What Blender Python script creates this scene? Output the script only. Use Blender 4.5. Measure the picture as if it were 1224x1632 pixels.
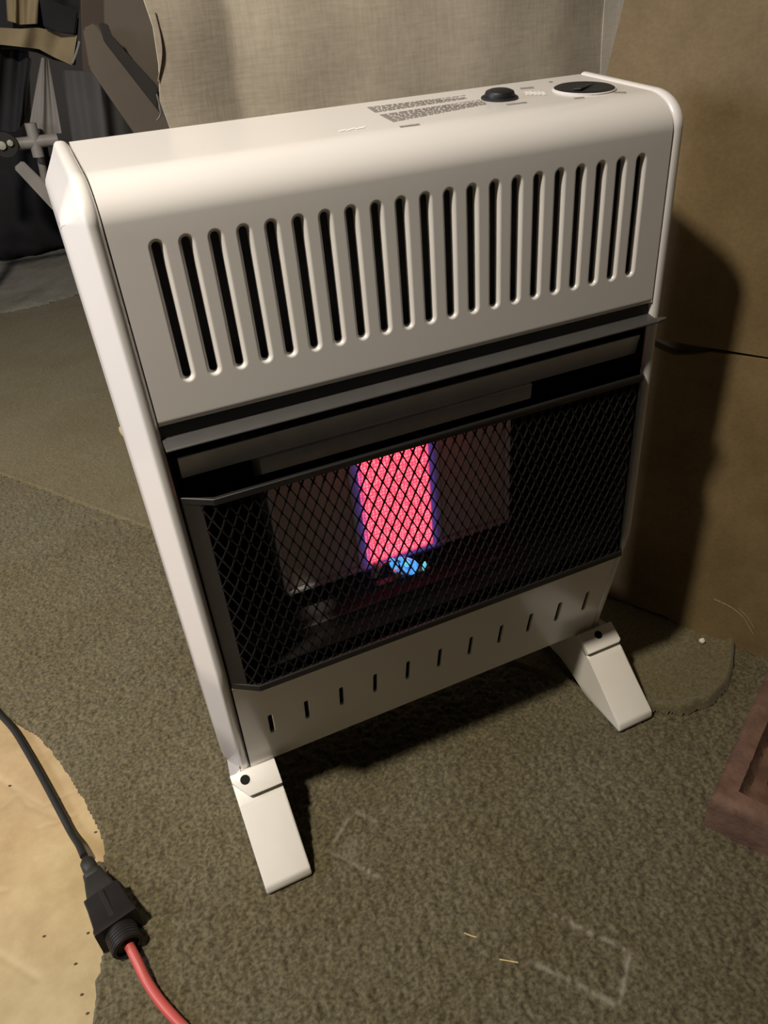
import bpy, bmesh, math, random
import numpy as np
from mathutils import Vector, Matrix

random.seed(7)
rng = np.random.default_rng(11)
for o in list(bpy.data.objects):
    bpy.data.objects.remove(o)
SC = bpy.context.scene
COL = SC.collection

# ------------------------------------------------------------------ camera
F_PX = 1180.84
CAM_POS = Vector((-0.0212, -0.5175, 0.7487))
YAW, PITCH, ROLL = 0.3697, -0.5885, -0.0946
fw = Vector((math.sin(YAW) * math.cos(PITCH), math.cos(YAW) * math.cos(PITCH), math.sin(PITCH)))
rt = fw.cross(Vector((0, 0, 1))).normalized()
up = rt.cross(fw)
r2 = rt * math.cos(ROLL) + up * math.sin(ROLL)
u2 = up * math.cos(ROLL) - rt * math.sin(ROLL)
cam_data = bpy.data.cameras.new('camera')
cam_data.sensor_fit = 'VERTICAL'
cam_data.sensor_height = 36.0
cam_data.sensor_width = 27.0
cam_data.lens = 36.0 * F_PX / 1632.0
cam_data.clip_start = 0.01
cam = bpy.data.objects.new('camera', cam_data)
COL.objects.link(cam)
M = Matrix((r2, u2, -fw)).transposed().to_4x4()
M.translation = CAM_POS
cam.matrix_world = M
SC.camera = cam

# ------------------------------------------------------------------ world, lamps, exposure
SC.view_settings.view_transform = 'Standard'
SC.view_settings.look = 'None'
SC.view_settings.exposure = 0.0
SC.view_settings.gamma = 1.0
SC.view_settings.use_curve_mapping = False
W = bpy.data.worlds.new('world')
SC.world = W
W.use_nodes = True
W.node_tree.nodes['Background'].inputs[0].default_value = (0.9, 0.85, 0.8, 1)
W.node_tree.nodes['Background'].inputs[1].default_value = 0.02

def aim(o, target):
    d = Vector(target) - o.location
    o.rotation_euler = d.to_track_quat('-Z', 'Y').to_euler()

def area_lamp(name, loc, target, size, power, color, spread=180):
    l = bpy.data.lights.new(name, 'AREA')
    l.shape = 'DISK'
    l.size = size
    l.energy = power
    l.color = color
    l.spread = math.radians(spread)
    o = bpy.data.objects.new(name, l)
    COL.objects.link(o)
    o.location = loc
    aim(o, target)
    return o

# the room's shaded ceiling lamp, up to the left of the heater, and a cooler one across the room on the left
area_lamp('ceiling_lamp', (-0.70, -0.33, 2.00), (-0.50, 1.08, 0.0), 0.16, 30.0, (1.0, 0.90, 0.76), 122)
area_lamp('side_lamp', (-1.7, 0.25, 1.15), (0.0, 0.05, 0.4), 0.5, 14.5, (0.82, 0.83, 1.0), 170)

# ------------------------------------------------------------------ helpers
def new_mat(name):
    m = bpy.data.materials.new(name)
    m.use_nodes = True
    return m, m.node_tree.nodes, m.node_tree.links

def mat(name, color, rough=0.5, metal=0.0, var=0.0, vscale=20.0, bump=0.0, bscale=200.0, coat=0.0, color2=None, spec=0.5, detail=4.0):
    """Procedural material: principled with noise colour variation and fine bump."""
    m, N, L = new_mat(name)
    b = N['Principled BSDF']
    b.inputs['Roughness'].default_value = rough
    b.inputs['Metallic'].default_value = metal
    b.inputs['Specular IOR Level'].default_value = spec
    if coat:
        b.inputs['Coat Weight'].default_value = coat
        b.inputs['Coat Roughness'].default_value = 0.12
    tc = N.new('ShaderNodeTexCoord')
    nz = N.new('ShaderNodeTexNoise')
    nz.inputs['Scale'].default_value = vscale
    nz.inputs['Detail'].default_value = detail
    L.new(tc.outputs['Object'], nz.inputs['Vector'])
    cr = N.new('ShaderNodeValToRGB')
    cr.color_ramp.elements[0].position = 0.3
    cr.color_ramp.elements[1].position = 0.7
    c = Vector(color)
    c2 = Vector(color2) if color2 else c * (1 + var)
    c1 = c if color2 else c * (1 - var)
    cr.color_ramp.elements[0].color = (*c1, 1)
    cr.color_ramp.elements[1].color = (*c2, 1)
    L.new(nz.outputs['Fac'], cr.inputs['Fac'])
    L.new(cr.outputs['Color'], b.inputs['Base Color'])
    if bump:
        n2 = N.new('ShaderNodeTexNoise')
        n2.inputs['Scale'].default_value = bscale
        n2.inputs['Detail'].default_value = 3
        L.new(tc.outputs['Object'], n2.inputs['Vector'])
        bp = N.new('ShaderNodeBump')
        bp.inputs['Strength'].default_value = bump
        bp.inputs['Distance'].default_value = 0.002
        L.new(n2.outputs['Fac'], bp.inputs['Height'])
        L.new(bp.outputs['Normal'], b.inputs['Normal'])
    return m

def emis(name, color, strength, color2=None, vscale=100):
    m, N, L = new_mat(name)
    b = N['Principled BSDF']
    b.inputs['Base Color'].default_value = (*color, 1)
    tc = N.new('ShaderNodeTexCoord')
    nz = N.new('ShaderNodeTexNoise')
    nz.inputs['Scale'].default_value = vscale
    L.new(tc.outputs['Object'], nz.inputs['Vector'])
    cr = N.new('ShaderNodeValToRGB')
    cr.color_ramp.elements[0].position = 0.35
    cr.color_ramp.elements[1].position = 0.65
    cr.color_ramp.elements[0].color = (*color, 1)
    cr.color_ramp.elements[1].color = (*(color2 or color), 1)
    L.new(nz.outputs['Fac'], cr.inputs['Fac'])
    L.new(cr.outputs['Color'], b.inputs['Emission Color'])
    b.inputs['Emission Strength'].default_value = strength
    return m

def link(name, me, m=None, parent=None, smooth=True, angle=35):
    me.update()
    if smooth:
        me.polygons.foreach_set('use_smooth', [True] * len(me.polygons))
        try:
            me.set_sharp_from_angle(angle=math.radians(angle))
        except Exception:
            pass
    o = bpy.data.objects.new(name, me)
    if m:
        me.materials.append(m)
    COL.objects.link(o)
    if parent:
        o.parent = parent
    return o

def pydata(name, V, Fc, m=None, parent=None, smooth=True, angle=35):
    me = bpy.data.meshes.new(name)
    me.from_pydata([tuple(v) for v in V], [], [tuple(f) for f in Fc])
    return link(name, me, m, parent, smooth, angle)

def bm_obj(name, bm, m=None, parent=None, smooth=True, angle=35):
    bmesh.ops.recalc_face_normals(bm, faces=bm.faces[:])
    me = bpy.data.meshes.new(name)
    bm.to_mesh(me)
    bm.free()
    return link(name, me, m, parent, smooth, angle)

def bm_box(bm, lo, hi, bevel=0.0, seg=2):
    lo, hi = Vector(lo), Vector(hi)
    r = bmesh.ops.create_cube(bm, size=1.0)
    for v in r['verts']:
        v.co = Vector([lo[i] + (v.co[i] + 0.5) * (hi[i] - lo[i]) for i in range(3)])
    if bevel:
        es = list({e for v in r['verts'] for e in v.link_edges})
        bmesh.ops.bevel(bm, geom=es, offset=bevel, segments=seg, affect='EDGES', profile=0.5)

def box(name, lo, hi, m, parent=None, bevel=0.0, seg=2):
    bm = bmesh.new()
    bm_box(bm, lo, hi, bevel, seg)
    return bm_obj(name, bm, m, parent)

def prism_bm(bm, pts, axis_a, axis_b, axis_n, origin, depth, bevel=0.0, seg=2):
    """polygon pts (a,b) extruded along axis_n by depth"""
    A, B, Nn, O = Vector(axis_a), Vector(axis_b), Vector(axis_n), Vector(origin)
    v0 = [bm.verts.new(O + A * a + B * b) for a, b in pts]
    v1 = [bm.verts.new(O + A * a + B * b + Nn * depth) for a, b in pts]
    n = len(pts)
    fs = [bm.faces.new(v0), bm.faces.new(v1[::-1])]
    for i in range(n):
        fs.append(bm.faces.new((v0[i], v1[i], v1[(i + 1) % n], v0[(i + 1) % n])))
    if bevel:
        es = list({e for f in fs for e in f.edges})
        bmesh.ops.bevel(bm, geom=es, offset=bevel, segments=seg, affect='EDGES', profile=0.5)

def prism(name, pts, A, B, Nn, O, depth, m, parent=None, bevel=0.0, seg=2, angle=35):
    bm = bmesh.new()
    prism_bm(bm, pts, A, B, Nn, O, depth, bevel, seg)
    return bm_obj(name, bm, m, parent, angle=angle)

def sweep_rings(rings, cap=True):
    """rings: list of lists of points, same length -> verts, faces"""
    V, Fc = [], []
    n = len(rings[0])
    for r in rings:
        V += [Vector(q) for q in r]
    for k in range(len(rings) - 1):
        for i in range(n):
            j = (i + 1) % n
            Fc.append((k * n + i, k * n + j, (k + 1) * n + j, (k + 1) * n + i))
    if cap:
        Fc.append(tuple(range(n))[::-1])
        Fc.append(tuple((len(rings) - 1) * n + i for i in range(n)))
    return V, Fc

def catmull(P, n=8):
    P = [Vector(q) for q in P]
    out = []
    for i in range(len(P) - 1):
        p0 = P[max(i - 1, 0)]; p1 = P[i]; p2 = P[i + 1]; p3 = P[min(i + 2, len(P) - 1)]
        for k in range(n):
            t = k / n
            out.append(0.5 * ((2 * p1) + (p2 - p0) * t + (2 * p0 - 5 * p1 + 4 * p2 - p3) * t * t + (3 * p1 - p0 - 3 * p2 + p3) * t ** 3))
    out.append(P[-1])
    return out

def tube(name, P, radius, m, parent=None, sides=12, rad_fn=None, smooth_path=True, n=8):
    path = catmull(P, n) if smooth_path else [Vector(q) for q in P]
    rings = []
    nrm = None
    for i, q in enumerate(path):
        t = (path[min(i + 1, len(path) - 1)] - path[max(i - 1, 0)]).normalized()
        if nrm is None:
            nrm = t.cross(Vector((0, 0, 1)))
            if nrm.length < 1e-3:
                nrm = t.cross(Vector((1, 0, 0)))
        nrm = (nrm - t * nrm.dot(t)).normalized()
        b = t.cross(nrm)
        r = rad_fn(i / (len(path) - 1)) if rad_fn else radius
        rings.append([q + (nrm * math.cos(a) + b * math.sin(a)) * r for a in [2 * math.pi * k / sides for k in range(sides)]])
    V, Fc = sweep_rings(rings)
    return pydata(name, V, Fc, m, parent, angle=50)

def lathe(name, prof, origin, axis, m, parent=None, n=32, angle=35):
    """prof: (radius, height) list along the axis"""
    ax = Vector(axis).normalized()
    a = ax.cross(Vector((0, 1, 0)))
    if a.length < 1e-3:
        a = ax.cross(Vector((1, 0, 0)))
    a.normalize()
    b = ax.cross(a)
    O = Vector(origin)
    rings = [[O + ax * h + (a * math.cos(2 * math.pi * k / n) + b * math.sin(2 * math.pi * k / n)) * max(r, 1e-5) for k in range(n)] for r, h in prof]
    V, Fc = sweep_rings(rings)
    return pydata(name, V, Fc, m, parent, angle=angle)

def thing(name, label, cat, loc=(0, 0, 0), group=None):
    o = bpy.data.objects.new(name, None)
    o.empty_display_size = 0.05
    COL.objects.link(o)
    o.location = loc
    o['label'] = label
    o['category'] = cat
    if group:
        o['group'] = group
    return o

def tag(o, label, cat, group=None):
    o['label'] = label
    o['category'] = cat
    if group:
        o['group'] = group
    return o

def part_of(o, root):
    """parent while keeping world coordinates (parts are modelled in world space)"""
    o.parent = root
    o.matrix_parent_inverse = Matrix.Translation(root.location).inverted()
    return o

# camera-ray helper, used only to work out where things stand in the room
def ray(u, v):
    d = r2 * ((u - 612) / F_PX) - u2 * ((v - 816) / F_PX) + fw
    return d
def at_y(u, v, y):
    d = ray(u, v)
    return CAM_POS + d * ((y - CAM_POS.y) / d.y)
def at_z(u, v, z):
    d = ray(u, v)
    return CAM_POS + d * ((z - CAM_POS.z) / d.z)

# ------------------------------------------------------------------ materials
WHITE = mat('white_enamel', (0.775, 0.755, 0.735), rough=0.30, var=0.015, vscale=6, coat=0.5)
WHITE_SIDE = WHITE
PLASTIC = mat('white_plastic', (0.82, 0.79, 0.72), rough=0.42, var=0.02, vscale=25)
BLACK = mat('black_metal', (0.011, 0.0105, 0.010), rough=0.5, var=0.15, vscale=30)
BLACKM = mat('black_matte', (0.012, 0.011, 0.011), rough=0.8, var=0.2, vscale=30, spec=0.2)
HOODM = mat('black_hood_enamel', (0.055, 0.054, 0.052), rough=0.45, var=0.08, vscale=40)
STEEL = mat('dull_steel', (0.33, 0.31, 0.29), rough=0.42, metal=0.9, var=0.1, vscale=60)
STEELD = mat('aluminised_plate', (0.78, 0.78, 0.79), rough=0.45, metal=0.15, var=0.08, vscale=40)
CERAM = mat('unlit_ceramic', (0.80, 0.73, 0.66), rough=0.9, var=0.06, vscale=300, bump=0.3, bscale=600)
RUBBER = mat('black_rubber', (0.018, 0.018, 0.017), rough=0.55, var=0.1, vscale=80)
KNOB = mat('black_knob', (0.010, 0.011, 0.013), rough=0.5, var=0.1, vscale=80)

# ================================================================== ROOM SHELL
def structure(o):
    o['kind'] = 'structure'
    return o

WALLM = mat('dull_panelling', (0.165, 0.16, 0.165), rough=0.9, var=0.12, vscale=3, bump=0.2, bscale=60)
CEILM = mat('dull_ceiling', (0.26, 0.25, 0.24), rough=0.95, var=0.08, vscale=4)
structure(box('wall_left', (-2.36, -2.3, -0.02), (-2.3, 4.2, 2.36), WALLM))
structure(box('wall_back', (-2.36, 4.2, -0.02), (2.26, 4.26, 2.36), WALLM))
structure(box('wall_front', (-2.36, -2.36, -0.02), (2.26, -2.3, 2.36), WALLM))
structure(box('wall_far_right', (2.2, -2.3, -0.02), (2.26, 4.2, 2.36), WALLM))
structure(box('ceiling', (-2.36, -2.36, 2.3), (2.26, 4.26, 2.36), CEILM))

# ---- sheet vinyl floor, embossed creases as real grooves
def seg_dist(X, Y, a, b):
    ax, ay = a; bx, by = b
    dx, dy = bx - ax, by - ay
    t = np.clip(((X - ax) * dx + (Y - ay) * dy) / (dx * dx + dy * dy), 0, 1)
    return np.hypot(X - ax - t * dx, Y - ay - t * dy)

def grid_mesh(name, xs, ys, Z, keep, m, attrs=None, parent=None):
    nx, ny = len(xs), len(ys)
    X, Y = np.meshgrid(xs, ys)
    co = np.stack([X, Y, Z], -1).reshape(-1, 3)
    idx = np.arange(nx * ny).reshape(ny, nx)
    q = np.stack([idx[:-1, :-1], idx[:-1, 1:], idx[1:, 1:], idx[1:, :-1]], -1)
    k = keep[:-1, :-1] & keep[:-1, 1:] & keep[1:, 1:] & keep[1:, :-1]
    q = q[k]
    used = np.zeros(nx * ny, bool)
    used[q.ravel()] = True
    remap = np.cumsum(used) - 1
    co = co[used]
    q = remap[q]
    me = bpy.data.meshes.new(name)
    me.vertices.add(len(co))
    me.vertices.foreach_set('co', co.ravel().astype(np.float32))
    me.loops.add(q.size)
    me.loops.foreach_set('vertex_index', q.ravel().astype(np.int32))
    me.polygons.add(len(q))
    me.polygons.foreach_set('loop_start', np.arange(0, q.size, 4, dtype=np.int32))
    me.polygons.foreach_set('loop_total', np.full(len(q), 4, np.int32))
    me.update(calc_edges=True)
    for an, A in (attrs or {}).items():
        at = me.attributes.new(an, 'FLOAT', 'POINT')
        at.data.foreach_set('value', A.reshape(-1)[used].astype(np.float32))
    me.polygons.foreach_set('use_smooth', np.ones(len(q), bool))
    me.validate()
    o = bpy.data.objects.new(name, me)
    me.materials.append(m)
    COL.objects.link(o)
    if parent:
        o.parent = parent
    return o

def blur(A, s):
    r = int(3 * s) + 1
    k = np.exp(-0.5 * (np.arange(-r, r + 1) / s) ** 2)
    k /= k.sum()
    A = np.apply_along_axis(lambda v: np.convolve(v, k, 'same'), 0, A)
    return np.apply_along_axis(lambda v: np.convolve(v, k, 'same'), 1, A)

def smooth(t):
    t = np.clip(t, 0, 1)
    return t * t * (3 - 2 * t)

def vinyl_mat():
    m, N, L = new_mat('cream_sheet_vinyl')
    b = N['Principled BSDF']
    b.inputs['Roughness'].default_value = 0.62
    tc = N.new('ShaderNodeTexCoord')
    n1 = N.new('ShaderNodeTexNoise'); n1.inputs['Scale'].default_value = 14; n1.inputs['Detail'].default_value = 7; n1.inputs['Roughness'].default_value = 0.65
    n2 = N.new('ShaderNodeTexNoise'); n2.inputs['Scale'].default_value = 3.0; n2.inputs['Detail'].default_value = 2
    L.new(tc.outputs['Object'], n1.inputs['Vector']); L.new(tc.outputs['Object'], n2.inputs['Vector'])
    c1 = N.new('ShaderNodeValToRGB')
    c1.color_ramp.elements[0].position = 0.32; c1.color_ramp.elements[0].color = (0.38, 0.275, 0.135, 1)
    c1.color_ramp.elements[1].position = 0.66; c1.color_ramp.elements[1].color = (0.53, 0.415, 0.225, 1)
    L.new(n1.outputs['Fac'], c1.inputs['Fac'])
    mx = N.new('ShaderNodeMixRGB'); mx.blend_type = 'MULTIPLY'; mx.inputs['Fac'].default_value = 0.25
    L.new(c1.outputs['Color'], mx.inputs['Color1']); L.new(n2.outputs['Color'], mx.inputs['Color2'])
    at = N.new('ShaderNodeAttribute'); at.attribute_name = 'crease'
    m2 = N.new('ShaderNodeMixRGB'); m2.blend_type = 'MIX'; m2.inputs['Color2'].default_value = (0.42, 0.33, 0.19, 1)
    ml = N.new('ShaderNodeMath'); ml.operation = 'MULTIPLY'; ml.inputs[1].default_value = 0.35
    L.new(at.outputs['Fac'], ml.inputs[0]); L.new(ml.outputs[0], m2.inputs['Fac'])
    L.new(mx.outputs['Color'], m2.inputs['Color1'])
    L.new(m2.outputs['Color'], b.inputs['Base Color'])
    bp = N.new('ShaderNodeBump'); bp.inputs['Strength'].default_value = 0.25; bp.inputs['Distance'].default_value = 0.003
    L.new(n1.outputs['Fac'], bp.inputs['Height']); L.new(bp.outputs['Normal'], b.inputs['Normal'])
    return m
VINYL = vinyl_mat()
ZV = -0.006
structure(box('floor', (-2.36, -2.36, -0.09), (2.26, 4.26, ZV - 0.004), VINYL))

def floor_pt(u, v, z=ZV):
    q = at_z(u, v, z)
    return (q.x, q.y)
creases = [[(-30, 1225), (95, 1302)], [(0, 1288), (28, 1265), (45, 1283), (95, 1305)], [(-10, 1422), (12, 1418), (55, 1370)], [(60, 1320), (120, 1300)],
           [(-20, 1510), (60, 1560)], [(60, 1290), (125, 1258)]]
xs = np.concatenate([np.arange(-0.92, -0.40, 0.008), np.arange(-0.40, -0.13, 0.0024)]); ys = np.concatenate([np.arange(-0.42, -0.2, 0.008), np.arange(-0.2, 0.64, 0.0024)])
X, Y = np.meshgrid(xs, ys)
C = np.zeros_like(X)
for pl in creases:
    for a, b in zip(pl[:-1], pl[1:]):
        d = seg_dist(X, Y, floor_pt(*a), floor_pt(*b))
        C = np.maximum(C, np.exp(-(d / 0.0028) ** 2))
Zg = ZV - 0.0011 * C + 0.0006 * blur(rng.normal(size=X.shape), 9) * 9
patch = grid_mesh('vinyl_sheet', xs, ys, Zg, np.ones_like(X, bool), VINYL, {'crease': C})
tag(patch, 'cream sheet vinyl bare floor showing beside the curved carpet edge', 'vinyl floor')

# ---- carpets: tufted pile as real relief
def carpet_mat(name, dark, light, tint, tint_amt=0.5):
    m, N, L = new_mat(name)
    b = N['Principled BSDF']
    b.inputs['Roughness'].default_value = 0.95
    b.inputs['Specular IOR Level'].default_value = 0.15
    b.inputs['Sheen Weight'].default_value = 0.15
    tc = N.new('ShaderNodeTexCoord')
    n1 = N.new('ShaderNodeTexNoise'); n1.inputs['Scale'].default_value = 260; n1.inputs['Detail'].default_value = 3
    n2 = N.new('ShaderNodeTexNoise'); n2.inputs['Scale'].default_value = 5.5; n2.inputs['Detail'].default_value = 5; n2.inputs['Roughness'].default_value = 0.6
    for n in (n1, n2):
        L.new(tc.outputs['Object'], n.inputs['Vector'])
    c1 = N.new('ShaderNodeValToRGB')
    c1.color_ramp.elements[0].position = 0.3; c1.color_ramp.elements[0].color = (*dark, 1)
    c1.color_ramp.elements[1].position = 0.72; c1.color_ramp.elements[1].color = (*light, 1)
    L.new(n1.outputs['Fac'], c1.inputs['Fac'])
    c2 = N.new('ShaderNodeValToRGB')
    c2.color_ramp.elements[0].position = 0.42; c2.color_ramp.elements[0].color = (0, 0, 0, 1)
    c2.color_ramp.elements[1].position = 0.62; c2.color_ramp.elements[1].color = (1, 1, 1, 1)
    L.new(n2.outputs['Fac'], c2.inputs['Fac'])
    ml = N.new('ShaderNodeMath'); ml.operation = 'MULTIPLY'; ml.inputs[1].default_value = tint_amt
    L.new(c2.outputs['Color'], ml.inputs[0])
    mx = N.new('ShaderNodeMixRGB'); mx.blend_type = 'MULTIPLY'; mx.inputs['Color2'].default_value = (*tint, 1)
    L.new(ml.outputs[0], mx.inputs['Fac']); L.new(c1.outputs['Color'], mx.inputs['Color1'])
    at = N.new('ShaderNodeAttribute'); at.attribute_name = 'mark'
    m3 = N.new('ShaderNodeMixRGB'); m3.inputs['Color2'].default_value = (0.30, 0.27, 0.21, 1)
    L.new(at.outputs['Fac'], m3.inputs['Fac']); L.new(mx.outputs['Color'], m3.inputs['Color1'])
    L.new(m3.outputs['Color'], b.inputs['Base Color'])
    return m
CARPET = carpet_mat('olive_carpet_pile', (0.055, 0.047, 0.026), (0.168, 0.146, 0.088), (0.80, 0.74, 0.60), 0.55)
MAT = carpet_mat('thin_carpet_felt', (0.100, 0.085, 0.045), (0.175, 0.152, 0.088), (0.85, 0.79, 0.66), 0.6)

# seam: straight front edge of the thin rear carpet, rounded corner at the right
SEAM_A = np.array((-0.60, 1.59)); SEAM_B = np.array((0.405, 0.062))
SEAM_PL = [tuple(SEAM_A), tuple(SEAM_B), (0.445, 0.001), (0.482, -0.048), (0.522, -0.0755), (0.562, -0.0795), (0.600, -0.068), (0.632, -0.046), (0.656, -0.024), (0.72, 0.05), (1.4, 1.4), (1.4, 3.2), (-1.5, 3.2), (-1.6, 3.0)]
def inside(X, Y, P):
    c = np.zeros(X.shape, bool)
    n = len(P)
    for i in range(n):
        x1, y1 = P[i]; x2, y2 = P[(i + 1) % n]
        if y1 == y2:
            continue
        c ^= ((y1 > Y) != (y2 > Y)) & (X < (x2 - x1) * (Y - y1) / (y2 - y1) + x1)
    return c
def sdf(X, Y, P, closed=True):
    d = np.full(X.shape, 9.0)
    n = len(P)
    for i in range(n if closed else n - 1):
        d = np.minimum(d, seg_dist(X, Y, P[i], P[(i + 1) % n]))
    return np.where(inside(X, Y, P), d, -d)
REAR_POLY = [q[:] for q in SEAM_PL[1:10]] + [(1.4, 1.4), (1.4, 3.3), (-1.72, 3.3)] + [tuple(SEAM_B + (SEAM_A - SEAM_B) * k) for k in (1.9, 1.5, 1.0, 0.5)]

# vinyl edge curve (carpet is cut away left of it)
VEDGE = [(-0.62, 0.62), (-0.40, 0.470), (-0.300, 0.380), (-0.2732, 0.3461), (-0.2273, 0.280), (-0.1942, 0.1924), (-0.1721, 0.1137), (-0.1684, 0.052), (-0.1782, -0.0182), (-0.1905, -0.0649), (-0.200, -0.1032), (-0.225, -0.18), (-0.27, -0.26), (-0.9, -0.4), (-0.9, 0.62)]
VEDGE_S = [(q.x, q.y) for q in catmull([(*q, 0) for q in VEDGE[:13]], 5)] + VEDGE[13:]

def dent_lines():
    L1 = [[(563, 1292), (524, 1356)], [(524, 1356), (603, 1398)], [(563, 1292), (600, 1310)]]
    L2 = [[(878, 1455), (1004, 1518)], [(1004, 1518), (985, 1598)], [(848, 1532), (975, 1600)]]
    return [(floor_pt(*a, 0), floor_pt(*b, 0), w) for (a, b), w in [(s, 0.8) for s in L1] + [(s, 1.0) for s in L2]]

FEET_XY = [(-0.0145, 0.0355), (0.4345, 0.4845)]
def make_carpet(name, xs, ys, sd_fn, base, thick, amp, m, marks=False, extra=None, soft=0.005, wander=1.0, lip=0.0, curl=0.0):
    X, Y = np.meshgrid(xs, ys)
    wx = X + wander * 0.0016 * blur(rng.normal(size=X.shape), 2) * 4
    S = sd_fn(wx, Y)
    n = blur(rng.normal(size=X.shape), 0.72); n /= n.std()
    n2 = blur(rng.normal(size=X.shape), 1.15); n2 /= n2.std()
    n3 = blur(rng.normal(size=X.shape), 22.0); n3 /= n3.std()
    tuft = np.tanh(0.6 * n + 0.6 * n2)
    Z = base + thick * smooth((S + lip) / soft) + amp * tuft * smooth(S / soft + 0.3) + 0.0009 * n3
    if curl:
        Z += smooth((S + lip) / soft) * curl * smooth((X - 0.40) / 0.12) * np.exp(-((S - 0.004) / 0.009) ** 2) + 0.0015 * np.exp(-((S - 0.003) / 0.005) ** 2)
    mark = np.zeros_like(X)
    if marks:
        for a, b, w in dent_lines():
            d = seg_dist(X + 0.0012 * n3, Y, a, b)
            g = np.exp(-(d / 0.0021) ** 2)
            Z -= 0.0010 * w * g
            mark = np.maximum(mark, w * 0.62 * g * np.clip(0.75 + 0.45 * n, 0, 1.2))
        c = floor_pt(561, 1348, 0)
        r = np.hypot(X - c[0], Y - c[1])
        mark = np.maximum(mark, 0.25 * np.exp(-(r / 0.011) ** 4) * np.clip(0.8 + 0.4 * n, 0, 1))
    # pressed flat under the heater's feet
    for a, b in FEET_XY:
        d = np.maximum(np.maximum(a - X, X - b), np.maximum(-0.063 - Y, Y - 0.207))
        k = smooth((d + 0.001) / 0.006)
        Z = np.where(Z > -0.0012, Z * k + (-0.0012) * (1 - k), Z)
    keep = S > -lip
    if extra is not None:
        keep &= extra(X, Y)
    return grid_mesh(name, xs, ys, Z, keep, m, {'mark': mark})

def near_sd(X, Y):
    return -sdf(X, Y, VEDGE_S)
def not_deep_under_rear(X, Y):
    return sdf(X, Y, REAR_POLY) < 0.02
def behind_board(X, Y):
    # the carpet stops at the foot of the board wall
    return (X - 0.6408) * 0.88 + (Y - 0.0223) * 0.475 < -0.0005
front_carpet = make_carpet('carpet', np.concatenate([np.arange(-1.9, -0.50, 0.012), np.arange(-0.50, 0.80, 0.0021), np.arange(0.80, 0.87, 0.012)]), np.concatenate([np.arange(-1.1, -0.44, 0.012), np.arange(-0.44, 0.70, 0.0021), np.arange(0.70, 1.62, 0.0034), np.arange(1.62, 3.6, 0.012)]), near_sd, -0.0062, 0.0062, 0.0019, CARPET, marks=True,
                           extra=lambda X, Y: not_deep_under_rear(X, Y) & behind_board(X, Y))
tag(front_carpet, 'olive brown tufted carpet cut away in a curve, under the heater feet', 'carpet')
def rear_sd(X, Y):
    return sdf(X, Y, REAR_POLY)
rear_carpet = make_carpet('carpet_runner', np.concatenate([np.arange(-1.9, -0.50, 0.012), np.arange(-0.50, 0.76, 0.0028), np.arange(0.76, 1.4, 0.012)]), np.concatenate([np.arange(-0.11, 0.22, 0.0024), np.arange(0.22, 1.4, 0.0034), np.arange(1.4, 3.2, 0.007)]), rear_sd, -0.0035, 0.0072, 0.0009, MAT, soft=0.007, wander=0.25, lip=0.004, curl=0.0085)
tag(rear_carpet, 'thin flat carpet piece with a rounded corner lying behind and under the heater', 'carpet')

# ---- brown board wall on the right, two boards with a level joint
def brown_mat():
    m, N, L = new_mat('brown_fibreboard')
    b = N['Principled BSDF']
    b.inputs['Roughness'].default_value = 0.62
    tc = N.new('ShaderNodeTexCoord')
    n1 = N.new('ShaderNodeTexNoise'); n1.inputs['Scale'].default_value = 9; n1.inputs['Detail'].default_value = 9; n1.inputs['Roughness'].default_value = 0.7
    n2 = N.new('ShaderNodeTexVoronoi'); n2.inputs['Scale'].default_value = 42; n2.inputs['Randomness'].default_value = 1
    n3 = N.new('ShaderNodeTexNoise'); n3.inputs['Scale'].default_value = 16
    n4 = N.new('ShaderNodeTexNoise'); n4.inputs['Scale'].default_value = 240; n4.inputs['Detail'].default_value = 3
    for n in (n1, n2, n3, n4):
        L.new(tc.outputs['Object'], n.inputs['Vector'])
    c = N.new('ShaderNodeValToRGB')
    c.color_ramp.elements[0].position = 0.33; c.color_ramp.elements[0].color = (0.145, 0.098, 0.041, 1)
    c.color_ramp.elements[1].position = 0.70; c.color_ramp.elements[1].color = (0.225, 0.162, 0.076, 1)
    L.new(n1.outputs['Fac'], c.inputs['Fac'])
    sp = N.new('ShaderNodeValToRGB')
    sp.color_ramp.elements[0].position = 0.0; sp.color_ramp.elements[0].color = (1, 1, 1, 1)
    sp.color_ramp.elements[1].position = 0.085; sp.color_ramp.elements[1].color = (0, 0, 0, 1)
    L.new(n2.outputs['Distance'], sp.inputs['Fac'])
    gate = N.new('ShaderNodeValToRGB')
    gate.color_ramp.elements[0].position = 0.45; gate.color_ramp.elements[0].color = (0, 0, 0, 1)
    gate.color_ramp.elements[1].position = 0.72; gate.color_ramp.elements[1].color = (0.6, 0.6, 0.6, 1)
    L.new(n3.outputs['Fac'], gate.inputs['Fac'])
    ml = N.new('ShaderNodeMath'); ml.operation = 'MULTIPLY'
    L.new(sp.outputs['Color'], ml.inputs[0]); L.new(gate.outputs['Color'], ml.inputs[1])
    mx = N.new('ShaderNodeMixRGB'); mx.inputs['Color2'].default_value = (0.34, 0.28, 0.18, 1)
    L.new(ml.outputs[0], mx.inputs['Fac']); L.new(c.outputs['Color'], mx.inputs['Color1'])
    at = N.new('ShaderNodeMixRGB'); at.blend_type = 'OVERLAY'; at.inputs['Fac'].default_value = 0.16
    L.new(mx.outputs['Color'], at.inputs['Color1']); L.new(n4.outputs['Fac'], at.inputs['Color2'])
    L.new(at.outputs['Color'], b.inputs['Base Color'])
    bp = N.new('ShaderNodeBump'); bp.inputs['Strength'].default_value = 0.12; bp.inputs['Distance'].default_value = 0.002
    L.new(n4.outputs['Fac'], bp.inputs['Height']); L.new(bp.outputs['Normal'], b.inputs['Normal'])
    return m
BROWN = brown_mat()
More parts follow.
